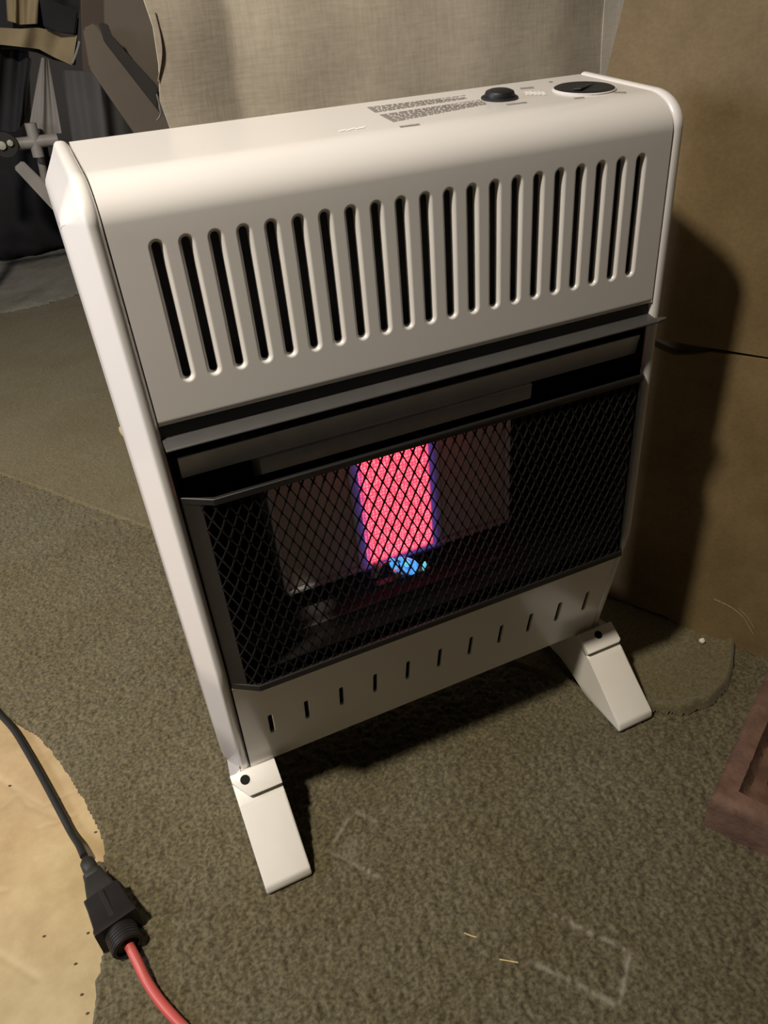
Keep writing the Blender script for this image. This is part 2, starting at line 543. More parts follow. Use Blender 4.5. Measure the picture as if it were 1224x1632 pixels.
WD = Vector((0.475, -0.88, 0)).normalized()          # along the board wall, towards the camera
WN = Vector((0.88, 0.475, 0)).normalized()           # into the board
WB = Vector((0.6408, 0.0223, 0))
wall_r = bpy.data.objects.new('wall_right', None)
COL.objects.link(wall_r); wall_r.location = (0.6408, 0.0223, 0)
structure(wall_r)
# left edge of the boards leans; s measured along WD from WB
def wall_s(q): return (q - WB).dot(WD)
s_top = -0.1845; s_seam = -0.2345
seam_z = 0.4085
upper = [(1.75, seam_z + 0.0015), (1.75, 2.3)]
for k in range(18):
    t = k / 17
    z = 2.3 + (seam_z + 0.0015 - 2.3) * t
    lean = -0.1995 + 0.218 * (z - 0.671)
    upper.append((min(lean, 0.1) + random.uniform(-0.0035, 0.0035), z))
pu = prism('board', upper, WD, Vector((0, 0, 1)), WN, WB, 0.014, BROWN)
lower = [(1.75, -0.009), (1.75, seam_z - 0.0012), (0.02, seam_z - 0.001), (-0.05, seam_z - 0.003), (-0.068, seam_z - 0.010), (-0.09, seam_z - 0.014), (-0.105, seam_z - 0.010), (-0.125, seam_z - 0.003), (-0.26, seam_z - 0.001), (-0.27, 0.2), (-0.272, 0.012), (-0.115, 0.009), (-0.05, 0.010), (-0.01, -0.002), (0.10, -0.009)]
pl_ = prism('board', lower, WD, Vector((0, 0, 1)), WN, WB + WN * -0.0015, 0.0155, BROWN)
bat = prism('joint_backing', [(-0.26, 0.36), (1.7, 0.36), (1.7, 0.45), (-0.26, 0.45)], WD, Vector((0, 0, 1)), WN, WB + WN * 0.0142, 0.02, BROWN)  # strip added behind the joint so its gap stays dark
for q in (pu, pl_, bat):
    part_of(q, wall_r)
# pale scratch marks on the lower board: thin curved scuffs
SCUFF = mat('pale_scuff', (0.30, 0.25, 0.165), rough=0.8, var=0.2, vscale=300)
def wall_hit(u, v, off=-0.0021):
    d = ray(u, v)
    t = ((WB + WN * off - CAM_POS).dot(WN)) / d.dot(WN)
    return CAM_POS + d * t
for pts, w in (([(1138, 955), (1165, 968), (1185, 985), (1200, 1010)], 0.0006), ([(1178, 970), (1192, 985), (1202, 1001)], 0.0005)):
    o = tube('scuff', [wall_hit(*q) for q in pts], w, SCUFF, sides=6)
    part_of(o, wall_r)

# ---- hanging canvas behind the heater
def canvas_mat(name, ca, cb):
    m, N, L = new_mat(name)
    b = N['Principled BSDF']
    b.inputs['Roughness'].default_value = 0.95
    b.inputs['Specular IOR Level'].default_value = 0.1
    tc = N.new('ShaderNodeTexCoord')
    n1 = N.new('ShaderNodeTexNoise'); n1.inputs['Scale'].default_value = 11; n1.inputs['Detail'].default_value = 8; n1.inputs['Roughness'].default_value = 0.6
    w1 = N.new('ShaderNodeTexNoise'); w1.inputs['Scale'].default_value = 1.0; w1.inputs['Detail'].default_value = 2
    mp = N.new('ShaderNodeMapping'); mp.inputs['Scale'].default_value = (260, 260, 40)
    w2 = N.new('ShaderNodeTexNoise'); w2.inputs['Scale'].default_value = 1.0; w2.inputs['Detail'].default_value = 2
    mp2 = N.new('ShaderNodeMapping'); mp2.inputs['Scale'].default_value = (40, 40, 260)
    L.new(tc.outputs['Object'], n1.inputs['Vector'])
    L.new(tc.outputs['Object'], mp.inputs['Vector']); L.new(mp.outputs['Vector'], w1.inputs['Vector'])
    L.new(tc.outputs['Object'], mp2.inputs['Vector']); L.new(mp2.outputs['Vector'], w2.inputs['Vector'])
    c = N.new('ShaderNodeValToRGB')
    c.color_ramp.elements[0].position = 0.3; c.color_ramp.elements[0].color = (*ca, 1)
    c.color_ramp.elements[1].position = 0.7; c.color_ramp.elements[1].color = (*cb, 1)
    L.new(n1.outputs['Fac'], c.inputs['Fac'])
    ad = N.new('ShaderNodeMath'); ad.operation = 'ADD'
    L.new(w1.outputs['Fac'], ad.inputs[0]); L.new(w2.outputs['Fac'], ad.inputs[1])
    hf = N.new('ShaderNodeMath'); hf.operation = 'MULTIPLY'; hf.inputs[1].default_value = 0.5
    L.new(ad.outputs[0], hf.inputs[0])
    mx = N.new('ShaderNodeMixRGB'); mx.blend_type = 'OVERLAY'; mx.inputs['Fac'].default_value = 0.3
    L.new(c.outputs['Color'], mx.inputs['Color1']); L.new(hf.outputs[0], mx.inputs['Color2'])
    L.new(mx.outputs['Color'], b.inputs['Base Color'])
    bp = N.new('ShaderNodeBump'); bp.inputs['Strength'].default_value = 0.3; bp.inputs['Distance'].default_value = 0.001
    L.new(hf.outputs[0], bp.inputs['Height']); L.new(bp.outputs['Normal'], b.inputs['Normal'])
    return m
CANVAS = canvas_mat('beige_canvas', (0.45, 0.397, 0.32), (0.575, 0.515, 0.425))
HEM = canvas_mat('pale_canvas_hem', (0.62, 0.57, 0.50), (0.70, 0.65, 0.58))
YC = 0.42
def sheet(name, x_left, x_right, z0, z1, nx, nz, y_fn, thick, m, parent=None):
    V, Fc = [], []
    for s in (0, 1):
        for j in range(nz + 1):
            z = z0 + (z1 - z0) * j / nz
            a, b_ = x_left(z), x_right(z)
            for i in range(nx + 1):
                x = a + (b_ - a) * i / nx
                V.append((x, y_fn(x, z) + s * thick, z))
    n = (nx + 1) * (nz + 1)
    def id_(s, i, j): return s * n + j * (nx + 1) + i
    for j in range(nz):
        for i in range(nx):
            Fc.append((id_(0, i, j), id_(0, i + 1, j), id_(0, i + 1, j + 1), id_(0, i, j + 1)))
            Fc.append((id_(1, i, j), id_(1, i, j + 1), id_(1, i + 1, j + 1), id_(1, i + 1, j)))
        Fc.append((id_(0, 0, j), id_(0, 0, j + 1), id_(1, 0, j + 1), id_(1, 0, j)))
        Fc.append((id_(0, nx, j), id_(1, nx, j), id_(1, nx, j + 1), id_(0, nx, j + 1)))
    for i in range(nx):
        Fc.append((id_(0, i, 0), id_(1, i, 0), id_(1, i + 1, 0), id_(0, i + 1, 0)))
        Fc.append((id_(0, i, nz), id_(0, i + 1, nz), id_(1, i + 1, nz), id_(1, i, nz)))
    return pydata(name, V, Fc, m, parent, angle=60)
X_SHADE_BEND = at_y(400, 130, YC).x  # canvas bent forward left of here, its shape standing in for a shadow
def canvas_y(x, z):
    return YC - 0.32 * max(0.0, X_SHADE_BEND - x - 0.015) + 0.004 * math.sin(x * 17 + z * 2) + 0.0012 * math.sin(x * 51 - z * 5) + 0.0015 * math.sin(z * 37 + x * 9)
cl0 = at_y(253, 100, YC - 0.035)
cr_bot = at_y(958, 135, YC); cr_top = at_y(968, 0, YC)
def cx_left(z):
    return cl0.x + 0.004 * math.sin(z * 60 + 1) + 0.002 * math.sin(z * 170)
def cx_hem(z):
    return cr_bot.x + (cr_top.x - cr_bot.x) * (z - cr_bot.z) / (cr_top.z - cr_bot.z)
canvas = thing('canvas_sheet', 'beige canvas sheet hanging behind the white heater', 'canvas', (cl0.x + 0.25, YC, 0))
part_of(sheet('cloth', cx_left, lambda z: cx_hem(z) + 0.002, 0.012, 2.28, 90, 70, canvas_y, 0.003, CANVAS), canvas)
part_of(sheet('hem', cx_hem, lambda z: cx_hem(z) + 0.06, 0.012, 2.28, 8, 50, lambda x, z: canvas_y(x, z) - 0.0008, 0.0046, HEM), canvas)
# frayed threads at the left edge
THREAD = mat('loose_thread', (0.16, 0.13, 0.10), rough=0.9, var=0.2, vscale=200)
for pts in ([(247, 20), (256, 60), (258, 90), (252, 130)], [(250, 150), (256, 180), (250, 192)]):
    part_of(tube('loose_thread', [at_y(u, v, canvas_y(cl0.x, 0.7) - 0.0015) for u, v in pts], 0.0008, THREAD, sides=6), canvas)

# ================================================================== THE HEATER
H = thing('gas_heater', 'white enamelled gas heater standing on two feet, centre plaque glowing pink behind a mesh guard', 'heater', (0.235, 0.06, 0.0))
XL, XR = 0.008, 0.462           # front panel between the side panels
Z_TOPCURVE = 0.640; R_TOP = 0.040
def put(o):
    return part_of(o, H)
def sub(o, parent):
    o.parent = parent            # parts have an identity world matrix, so nothing to undo
    return o

# ---- top cover: top, rounded front, slotted front face
TS = math.atan2(0.012, 0.08)                                   # the top slopes down to the front
def top_z(y): return 0.675 + (y - 0.045) * 0.15
def slot_cells(cells, place, lips):
    """cells: (u0,u1,v0,v1,uc,vc,half,r). place(u,v,d)->Vector. lips: list of (grow, depth). K, square ends optional"""
    V, Fc = [], []
    K, Mn = 8, 4
    for (u0, u1, v0, v1, uc, vc, h, r) in cells:
        loops = []
        rect = [(u0, vc + h), (u0, (vc + h + v1) / 2), (u0, v1), (u0 + (u1 - u0) * .25, v1), (u0 + (u1 - u0) * .5, v1), (u0 + (u1 - u0) * .75, v1), (u1, v1), (u1, (vc + h + v1) / 2), (u1, vc + h)]
        for k in range(1, Mn):
            rect.append((u1, vc + h - 2 * h * k / Mn))
        rect += [(u1, vc - h), (u1, (vc - h + v0) / 2), (u1, v0), (u0 + (u1 - u0) * .75, v0), (u0 + (u1 - u0) * .5, v0), (u0 + (u1 - u0) * .25, v0), (u0, v0), (u0, (vc - h + v0) / 2), (u0, vc - h)]
        for k in range(1, Mn):
            rect.append((u0, vc - h + 2 * h * k / Mn))
        loops.append([(a, b, 0.0) for a, b in rect])
        for g, d in lips:
            rr = r + g
            lp = []
            for k in range(K + 1):
                t = math.pi - math.pi * k / K
                lp.append((uc + rr * math.cos(t), vc + h + rr * math.sin(t), d))
            for k in range(1, Mn):
                lp.append((uc + rr, vc + h - 2 * h * k / Mn, d))
            for k in range(K + 1):
                t = -math.pi * k / K
                lp.append((uc + rr * math.cos(t), vc - h + rr * math.sin(t), d))
            for k in range(1, Mn):
                lp.append((uc - rr, vc - h + 2 * h * k / Mn, d))
            loops.append(lp)
        n = len(loops[0])
        base = len(V)
        for lp in loops:
            V += [place(*q) for q in lp]
        for k in range(len(loops) - 1):
            for i in range(n):
                j = (i + 1) % n
                Fc.append((base + k * n + i, base + (k + 1) * n + i, base + (k + 1) * n + j, base + k * n + j))
    return V, Fc

def strip(V, Fc, prof, xs):
    base = len(V)
    for x in xs:
        for (y, z) in prof:
            V.append(Vector((x, y, z)))
    n = len(prof)
    for i in range(len(xs) - 1):
        for k in range(n - 1):
            a = base + i * n + k
            Fc.append((a, a + 1, a + n + 1, a + n))

DS = 0.0196
Z0s, Z1s = 0.5165, 0.6405
cells = []
for i in range(21):
    uc = 0.235 + (i - 10) * DS
    cells.append((uc - DS / 2, uc + DS / 2, Z0s, Z1s + 0.012, uc, 0.5905, 0.0445, 0.0029))
V, Fc = slot_cells(cells, lambda u, v, d: Vector((u, d, v)), [(0.0034, 0.0), (0.0027, 0.0), (0.0021, 0.0002), (0.0012, 0.0011), (0.0005, 0.0024), (0.0001, 0.0040), (0.0, 0.0052)])
xl_c, xr_c = 0.235 - 10.5 * DS, 0.235 + 10.5 * DS
ZB_P = 0.5122
for xs_ in ([XL + 0.002, XL + 0.006, xl_c], [xr_c, XR - 0.006, XR - 0.002]):
    strip(V, Fc, [(0, z) for z in (Z0s, (0.546 + Z0s) / 2, 0.546, 0.56825, 0.5905, 0.61275, 0.635, (0.635 + Z1s + 0.012) / 2, Z1s + 0.012)], xs_)
full = [XL + 0.002, XL + 0.006] + [xl_c + DS * k / 4 for k in range(21 * 4 + 1)] + [XR - 0.006, XR - 0.002]
# bottom rolled edge
strip(V, Fc, [(0.02, ZB_P - 0.002), (0.006, ZB_P - 0.002), (0.0025, ZB_P - 0.0012), (0.0007, ZB_P + 0.0005), (0, ZB_P + 0.003), (0, Z0s)], full)
# rounded front and top
ZC = Z1s + 0.012
cy_, cz_ = R_TOP, ZC
zt_arc = []
a_end = math.pi / 2 - TS
for k in range(25):
    t = a_end * k / 24
    zt_arc.append((cy_ - R_TOP * math.cos(t), cz_ + 0.0285 * math.sin(t)))
ye, ze = zt_arc[-1]
prof = zt_arc + [(ye + (0.128 - ye) * k / 6, ze + (0.128 - ye) * k / 6 * 0.10) for k in range(1, 7)]
y_end, z_end = prof[-1]
prof += [(y_end + 0.001, z_end - 0.001), (y_end + 0.001, z_end - 0.02)]
strip(V, Fc, prof, full)
# side returns of the cover
for x, s in ((XL + 0.002, 1), (XR - 0.002, -1)):
    base = len(V)
    pr = [(0, ZB_P), (0, ZC)] + zt_arc[1:] + [(y_end, z_end)]
    for (y, z) in pr:
        V.append(Vector((x, y, z)))
    for (y, z) in pr:
        V.append(Vector((x + s * 0.0005, y + 0.010, z - 0.006)))
    n = len(pr)
    for k in range(n - 1):
        Fc.append((base + k, base + k + 1, base + n + k + 1, base + n + k))
bm = bmesh.new()
vs = [bm.verts.new(v) for v in V]
for f in Fc:
    try:
        bm.faces.new([vs[i] for i in f])
    except ValueError:
        pass
bmesh.ops.remove_doubles(bm, verts=bm.verts[:], dist=0.00002)
cover = put(bm_obj('top_cover', bm, WHITE, angle=50))
def top_surface(y):
    return ze + (y - ye) * 0.10
def on_top(u, v, lift=0.0):
    """where the photograph's point lies on the sloping top"""
    nn = Vector((0, -0.10, 1.0)); c = nn.dot(Vector((0, ye, ze)))
    d = ray(u, v)
    q = CAM_POS + d * ((c - nn.dot(CAM_POS)) / nn.dot(d))
    return q + Vector((0, 0, lift))
TOPN = Vector((0, -0.10, 1)).normalized()

# ---- side panels
def side_profile():
    pr = [(0.128, 0.0615), (0.128, top_surface(0.128) + 0.0015)]
    for (y, z) in reversed(zt_arc[:-1]):
        pr.append((y - 0.0010, z + 0.0015))
    pr += [(-0.001, 0.56), (-0.001, 0.45), (-0.001, 0.34), (-0.001, 0.262), (-0.0002, 0.248), (0.0022, 0.236), (0.0055, 0.222), (0.020, 0.155), (0.0408, 0.0615)]
    return pr
def inset_poly(P, d, yb=0.128):
    n = len(P); out = []
    for i in range(n):
        p0, p1, p2 = Vector(P[i - 1]), Vector(P[i]), Vector(P[(i + 1) % n])
        e1 = (p1 - p0).normalized(); e2 = (p2 - p1).normalized()
        n1 = Vector((-e1.y, e1.x)); n2 = Vector((-e2.y, e2.x))
        if abs(p0.x - yb) < 1e-6 and abs(p1.x - yb) < 1e-6:
            out.append(p1 + n2 * (d / max(n2.y * 0 + abs(n2.y), 0.3)) if False else Vector((yb, p1.y + d * (1 if n2.y > 0 else -1))))
            continue
        if abs(p1.x - yb) < 1e-6 and abs(p2.x - yb) < 1e-6:
            out.append(Vector((yb, p1.y + d * (1 if n1.y > 0 else -1))))
            continue
        b = (n1 + n2)
        b = b / max(b.length_squared / 2, 0.3)
        out.append(p1 + b * d)
    return out
PR = side_profile()
def side_panel(mirror):
    layers = [(0.0096, 0.0125), (0.0096, 0.0055), (0.0091, 0.0033), (0.0080, 0.0016), (0.0064, 0.0005), (0.0044, 0.0), (0.0016, 0.0001), (0.0002, 0.0007), (-0.0009, 0.0020), (-0.0019, 0.0040), (-0.0034, 0.0068), (-0.0074, 0.0136), (-0.0112, 0.0198), (-0.0136, 0.0240), (-0.0146, 0.0275)]
    rings = []
    for x, d in layers:
        ip = inset_poly(PR, d)
        xx = 0.47 - x if mirror else x
        rings.append([(xx, q.x, q.y) for q in ip])
    V, Fc = sweep_rings(rings)
    bm = bmesh.new()
    vs = [bm.verts.new(v) for v in V]
    for f in Fc:
        bm.faces.new([vs[i] for i in f])
    return put(bm_obj('side_panel', bm, WHITE_SIDE, angle=38))
side_panel(False)
side_panel(True)

# ---- lower front panel ("chin") leaning back, with eleven slots
C0 = Vector((0, 0.0022, 0.2335)); C1 = Vector((0, 0.0358, 0.0805))
CV = (C0 - C1).normalized(); CLEN = (C0 - C1).length
CN = Vector((0, -CV.z, CV.y)) * -1            # inward normal
def chin_place(u, v, d):
    return Vector((u, C1.y, C1.z)) + CV * v + Vector((0, CV.z, -CV.y)) * d
CP = 0.03943
cells = []
for i in range(11):
    uc = 0.2375 + (i - 5) * CP
    cells.append((uc - CP / 2, uc + CP / 2, 0.03, 0.11, uc, 0.0700, 0.0150, 0.0023))
V, Fc = slot_cells(cells, chin_place, [(0.0008, 0.0), (0.0, 0.0006), (0.0, 0.003)])
def chin_strip(us, vs_):
    base = len(V)
    for u in us:
        for v in vs_:
            V.append(chin_place(u, v, 0))
    n = len(vs_)
    for i in range(len(us) - 1):
        for k in range(n - 1):
            a = base + i * n + k
            Fc.append((a, a + n, a + n + 1, a + 1))
xa, xb = 0.2375 - 5.5 * CP, 0.2375 + 5.5 * CP
chin_strip([XL + 0.002, xa], [0.03, 0.07, 0.11])
chin_strip([xb, XR - 0.002], [0.03, 0.07, 0.11])
chin_strip([XL + 0.002, xa, xb, XR - 0.002], [0.0, 0.03])
chin_strip([XL + 0.002, xa, xb, XR - 0.002], [0.11, CLEN])
base = len(V)
for x in (XL + 0.002, XR - 0.002):
    for v, d in ((CLEN - 0.0003, 0.0003), (CLEN - 0.0003, 0.02)):
        V.append(chin_place(x, v, d))
    for v, d in ((0.0003, 0.0003), (0.0003, 0.02)):
        V.append(chin_place(x, v, d))
Fc += [(base, base + 1, base + 5, base + 4), (base + 2, base + 6, base + 7, base + 3)]
bm = bmesh.new()
vs = [bm.verts.new(v) for v in V]
for f in Fc:
    bm.faces.new([vs[i] for i in f])
bmesh.ops.remove_doubles(bm, verts=bm.verts[:], dist=0.00002)
put(bm_obj('lower_panel', bm, WHITE, angle=30))

# ---- casing behind: back plate, inner shield, black sheet added to keep chin slots dark
put(box('back_plate', (0.002, 0.1285, 0.066), (0.468, 0.1315, 0.680), BLACK, bevel=0.0008))
put(box('inner_shield', (0.0105, 0.022, 0.507), (0.4595, 0.024, 0.655), mat('slate_shield', (0.13, 0.13, 0.145), rough=0.6, var=0.1, vscale=40)))
put(box('base_plate', (0.0105, 0.040, 0.0805), (0.4595, 0.128, 0.0825), BLACK))
_a, _b = chin_place(0, 0.004, 0.006), chin_place(0, CLEN - 0.004, 0.006)
put(prism('chin_dark_sheet', [(_a.y, _a.z), (_b.y, _b.z), (_b.y + 0.002, _b.z), (_a.y + 0.002, _a.z)], (0, 1, 0), (0, 0, 1), (1, 0, 0), (0.0102, 0, 0), 0.4496, BLACKM))

# ---- firebox
def firebox():
    bm = bmesh.new()
    bm_box(bm, (0.0105, 0.108, 0.236), (0.4595, 0.110, 0.500))      # back
    bm_box(bm, (0.0100, 0.004, 0.236), (0.0120, 0.108, 0.500))      # left cheek
    bm_box(bm, (0.4580, 0.004, 0.236), (0.4600, 0.108, 0.500))      # right cheek
    bm_box(bm, (0.0120, 0.006, 0.499), (0.4580, 0.108, 0.501))      # roof
    return put(bm_obj('firebox', bm, BLACKM))
firebox()
# black strip below the cover and the projecting hood lip
put(prism('hood', [(0.004, 0.5098), (0.004, 0.5008), (-0.0105, 0.4980), (-0.0118, 0.4968), (-0.0112, 0.4955), (0.004, 0.4972), (0.008, 0.4972), (0.008, 0.5098)],
          (0, 1, 0), (0, 0, 1), (1, 0, 0), (0.0095, 0, 0), 0.4510, HOODM, bevel=0.0004, seg=1))
put(prism('hood_tip', [(0.4603, -0.0030), (0.4603, -0.0118), (0.4690, -0.0108), (0.4725, -0.0085), (0.4690, -0.0050)], (1, 0, 0), (0, 1, 0), (0, 0, 1), (0, 0, 0.4958), 0.0026, HOODM, bevel=0.0006, seg=2))
# heat deflector plate below it
put(prism('deflector', [(0.0080, 0.4805), (0.0065, 0.4800), (0.0110, 0.4600), (0.0260, 0.4560), (0.0262, 0.4572), (0.0122, 0.4612)],
          (0, 1, 0), (0, 0, 1), (1, 0, 0), (0.017, 0, 0), 0.4405, STEELD, bevel=0.0003, seg=1))

# ---- burner: housing with three ceramic plaques
YP = 0.050
burner = put(prism('burner_housing', [(0.0135, 0.4575), (0.0125, 0.4565), (0.0150, 0.4405), (0.0120, 0.4385), (0.0125, 0.4365), (0.0175, 0.4395), (0.048, 0.4360), (0.085, 0.4360), (0.085, 0.4575)],
          (0, 1, 0), (0, 0, 1), (1, 0, 0), (0.0805, 0, 0), 0.2615, STEELD, bevel=0.0004, seg=1))
def bsub(o):
    return sub(o, burner)
PX = [(0.0905, 0.1655), (0.1755, 0.2500), (0.2610, 0.3370)]
ZP0, ZP1 = 0.2870, 0.4365
bm = bmesh.new()
bm_box(bm, (0.0865, YP + 0.004, 0.2830), (0.3410, YP + 0.035, 0.4370))
bsub(bm_obj('plenum', bm, STEELD))
bm = bmesh.new()
for lo, hi in [((0.0860, YP - 0.004, 0.2825), (0.0905, YP + 0.006, 0.4368)), ((0.3370, YP - 0.004, 0.2825), (0.3415, YP + 0.006, 0.4368)),
               ((0.0860, YP - 0.004, 0.2825), (0.3415, YP + 0.006, 0.2870)),
               ((0.1655, YP - 0.002, 0.2870), (0.1755, YP + 0.006, 0.4368)), ((0.2500, YP - 0.002, 0.2870), (0.2610, YP + 0.006, 0.4368))]:
    bm_box(bm, lo, hi, 0.0008, 1)
bsub(bm_obj('plaque_frame', bm, STEELD))

def glow_mat():
    """glowing honeycomb ceramic: bright cell rims, deeper red cells"""
    m, N, L = new_mat('glowing_ceramic')
    b = N['Principled BSDF']
    b.inputs['Base Color'].default_value = (0.6, 0.3, 0.25, 1)
    b.inputs['Roughness'].default_value = 0.9
    tc = N.new('ShaderNodeTexCoord')
    vo = N.new('ShaderNodeTexVoronoi'); vo.inputs['Scale'].default_value = 300; vo.inputs['Randomness'].default_value = 0.35
    vb = N.new('ShaderNodeTexVoronoi'); vb.feature = 'DISTANCE_TO_EDGE'; vb.inputs['Scale'].default_value = 560; vb.inputs['Randomness'].default_value = 0.3
    nz = N.new('ShaderNodeTexNoise'); nz.inputs['Scale'].default_value = 30
    for n in (vo, vb, nz):
        L.new(tc.outputs['Object'], n.inputs['Vector'])
    c = N.new('ShaderNodeValToRGB')
    c.color_ramp.elements[0].position = 0.12; c.color_ramp.elements[0].color = (1.0, 0.36, 0.50, 1)
    c.color_ramp.elements[1].position = 0.55; c.color_ramp.elements[1].color = (0.55, 0.022, 0.075, 1)
    L.new(vo.outputs['Distance'], c.inputs['Fac'])
    c2 = N.new('ShaderNodeValToRGB')
    c2.color_ramp.elements[0].position = 0.0; c2.color_ramp.elements[0].color = (1.0, 0.33, 0.38, 1)
    c2.color_ramp.elements[1].position = 0.16; c2.color_ramp.elements[1].color = (0.95, 0.06, 0.10, 1)
    L.new(vb.outputs['Distance'], c2.inputs['Fac'])
    mx = N.new('ShaderNodeMixRGB'); mx.inputs['Fac'].default_value = 0.25
    L.new(c.outputs['Color'], mx.inputs['Color1']); L.new(c2.outputs['Color'], mx.inputs['Color2'])
    hot = N.new('ShaderNodeMixRGB'); hot.blend_type = 'MULTIPLY'; hot.inputs['Fac'].default_value = 1.0
    hot.inputs['Color2'].default_value = (2.1, 1.0, 1.0, 1)
    L.new(mx.outputs['Color'], hot.inputs['Color1'])
    L.new(hot.outputs['Color'], b.inputs['Emission Color'])
    b.inputs['Emission Strength'].default_value = 1.25
    return m
GLOW = glow_mat()
for i, (a, b_) in enumerate(PX):
    o = bsub(box('ceramic_plaque', (a, YP, ZP0), (b_, YP + 0.008, ZP1), GLOW if i == 1 else CERAM, bevel=0.0012, seg=1))
    if i == 1:
        o['label'] = 'glowing pink ceramic plaque'
# thin blue-violet flame skin at the borders of the glowing plaque
def flame_skin():
    m, N, L = new_mat('violet_flame')
    for n in list(N):
        if n.type == 'BSDF_PRINCIPLED':
            N.remove(n)
    out = [n for n in N if n.type == 'OUTPUT_MATERIAL'][0]
    at = N.new('ShaderNodeAttribute'); at.attribute_name = 'fringe_amount'
    tr = N.new('ShaderNodeBsdfTransparent')
    em = N.new('ShaderNodeEmission'); em.inputs['Color'].default_value = (0.24, 0.14, 0.85, 1); em.inputs['Strength'].default_value = 0.32
    mx = N.new('ShaderNodeMixShader')
    L.new(at.outputs['Fac'], mx.inputs['Fac']); L.new(tr.outputs[0], mx.inputs[1]); L.new(em.outputs[0], mx.inputs[2])
    L.new(mx.outputs[0], out.inputs['Surface'])
    a, b_ = PX[1]
    V, Fc, Ht = [], [], []
    offs = [(-0.0095, 0.0), (-0.0050, 0.14), (-0.0020, 0.45), (0.0006, 0.75), (0.0024, 0.30), (0.005, 0.0)]
    for k, (d, h) in enumerate(offs):
        y = YP - 0.0036 - 0.0030 * math.exp(-((d) / 0.003) ** 2)
        V += [(a + d, y, ZP0 + d * 0.9), (b_ - d, y, ZP0 + d * 0.9), (b_ - d, y, ZP1 - 0.001), (a + d, y, ZP1 - 0.001)]
        Ht += [h] * 4
    for k in range(len(offs) - 1):
        for i, j in ((3, 0), (0, 1), (1, 2)):
            Fc.append((k * 4 + i, k * 4 + j, k * 4 + 4 + j, k * 4 + 4 + i))
    o = pydata('flame_fringe', V, Fc, m)
    atr = o.data.attributes.new('fringe_amount', 'FLOAT', 'POINT')
    atr.data.foreach_set('value', Ht)
    return bsub(o)
flame_skin()

# ---- tray below the burner
TRAY = mat('dark_tray', (0.075, 0.066, 0.062), rough=0.6, metal=0.0, var=0.1, vscale=60)
put(prism('tray_dark_front', [(0.0040, 0.2350), (0.0040, 0.2425), (0.0055, 0.2425), (0.0058, 0.2385), (0.0300, 0.2392), (0.0300, 0.2350)],
          (0, 1, 0), (0, 0, 1), (1, 0, 0), (0.0125, 0, 0), 0.445, BLACKM, bevel=0.0003, seg=1))  # tray front coloured black so lamp light does not show on it
put(prism('reflector_tray', [(0.0305, 0.2350), (0.0305, 0.2500), (0.034, 0.2510), (0.062, 0.2600), (0.104, 0.2620), (0.104, 0.2350)],
          (0, 1, 0), (0, 0, 1), (1, 0, 0), (0.0125, 0, 0), 0.445, TRAY, bevel=0.0004, seg=1))

# ---- pilot burner with its blue flame
PFLAME = emis('blue_flame', (0.06, 0.22, 0.95), 0.95, (0.12, 0.55, 1.0), 140)
PCYAN = emis('cyan_flame', (0.10, 0.75, 0.85), 0.8, (0.3, 0.9, 0.9), 160)
PILOTM = mat('pilot_metal', (0.55, 0.52, 0.50), rough=0.35, metal=0.9, var=0.15, vscale=120)
yp = 0.030
pilot = put(box('pilot_burner', (0.176, yp - 0.003, 0.2690), (0.236, yp + 0.006, 0.2735), TRAY, bevel=0.0008, seg=1))
def psub(o):
    return sub(o, pilot)
def ppt(u, v, y=yp):
    return at_y(u, v, y)
q = ppt(638, 903)
psub(lathe('pilot_tube', [(0.0045, -0.016), (0.0045, 0.0), (0.0055, 0.001), (0.0055, 0.004), (0.0035, 0.0055)], ppt(633, 915), (0.35, -0.2, 1), PILOTM, n=20))
psub(lathe('thermocouple', [(0.0022, -0.012), (0.0022, 0.014), (0.0010, 0.017)], ppt(668, 912), (-0.5, 0, 1), PILOTM, n=16))
psub(tube('spark_electrode', [ppt(602, 912), ppt(612, 899), ppt(628, 893), ppt(640, 896)], 0.0012, PILOTM, sides=8))
psub(lathe('electrode_insulator', [(0.0032, -0.008), (0.0036, 0.0), (0.0036, 0.006), (0.0020, 0.008)], ppt(598, 908), (0.3, 0, 1), CERAM, n=16))
psub(lathe('pilot_flame', [(0.0020, 0.0), (0.0070, 0.004), (0.0078, 0.010), (0.0058, 0.018), (0.0014, 0.026)], ppt(664, 910, 0.027), (-0.75, 0.25, 0.9), PFLAME, n=18))
psub(lathe('pilot_flame', [(0.0012, 0.0), (0.0040, 0.003), (0.0042, 0.007), (0.0024, 0.012), (0.0005, 0.015)], ppt(632, 906, 0.028), (-0.3, 0.3, 0.9), PFLAME, n=18))
psub(lathe('pilot_flame', [(0.0008, 0.0), (0.0022, 0.002), (0.0024, 0.006), (0.0008, 0.010)], ppt(676, 909, 0.027), (0.2, 0.1, 1), PCYAN, n=14))
psub(lathe('pilot_flame', [(0.0008, 0.0), (0.0030, 0.002), (0.0034, 0.005), (0.0012, 0.008)], ppt(650, 903, 0.026), (-0.2, 0.1, 1), PCYAN, n=14))
screw = put(box('tray_clip', (0.309, 0.0295, 0.2490), (0.317, 0.0345, 0.2545), PILOTM, bevel=0.001, seg=1))

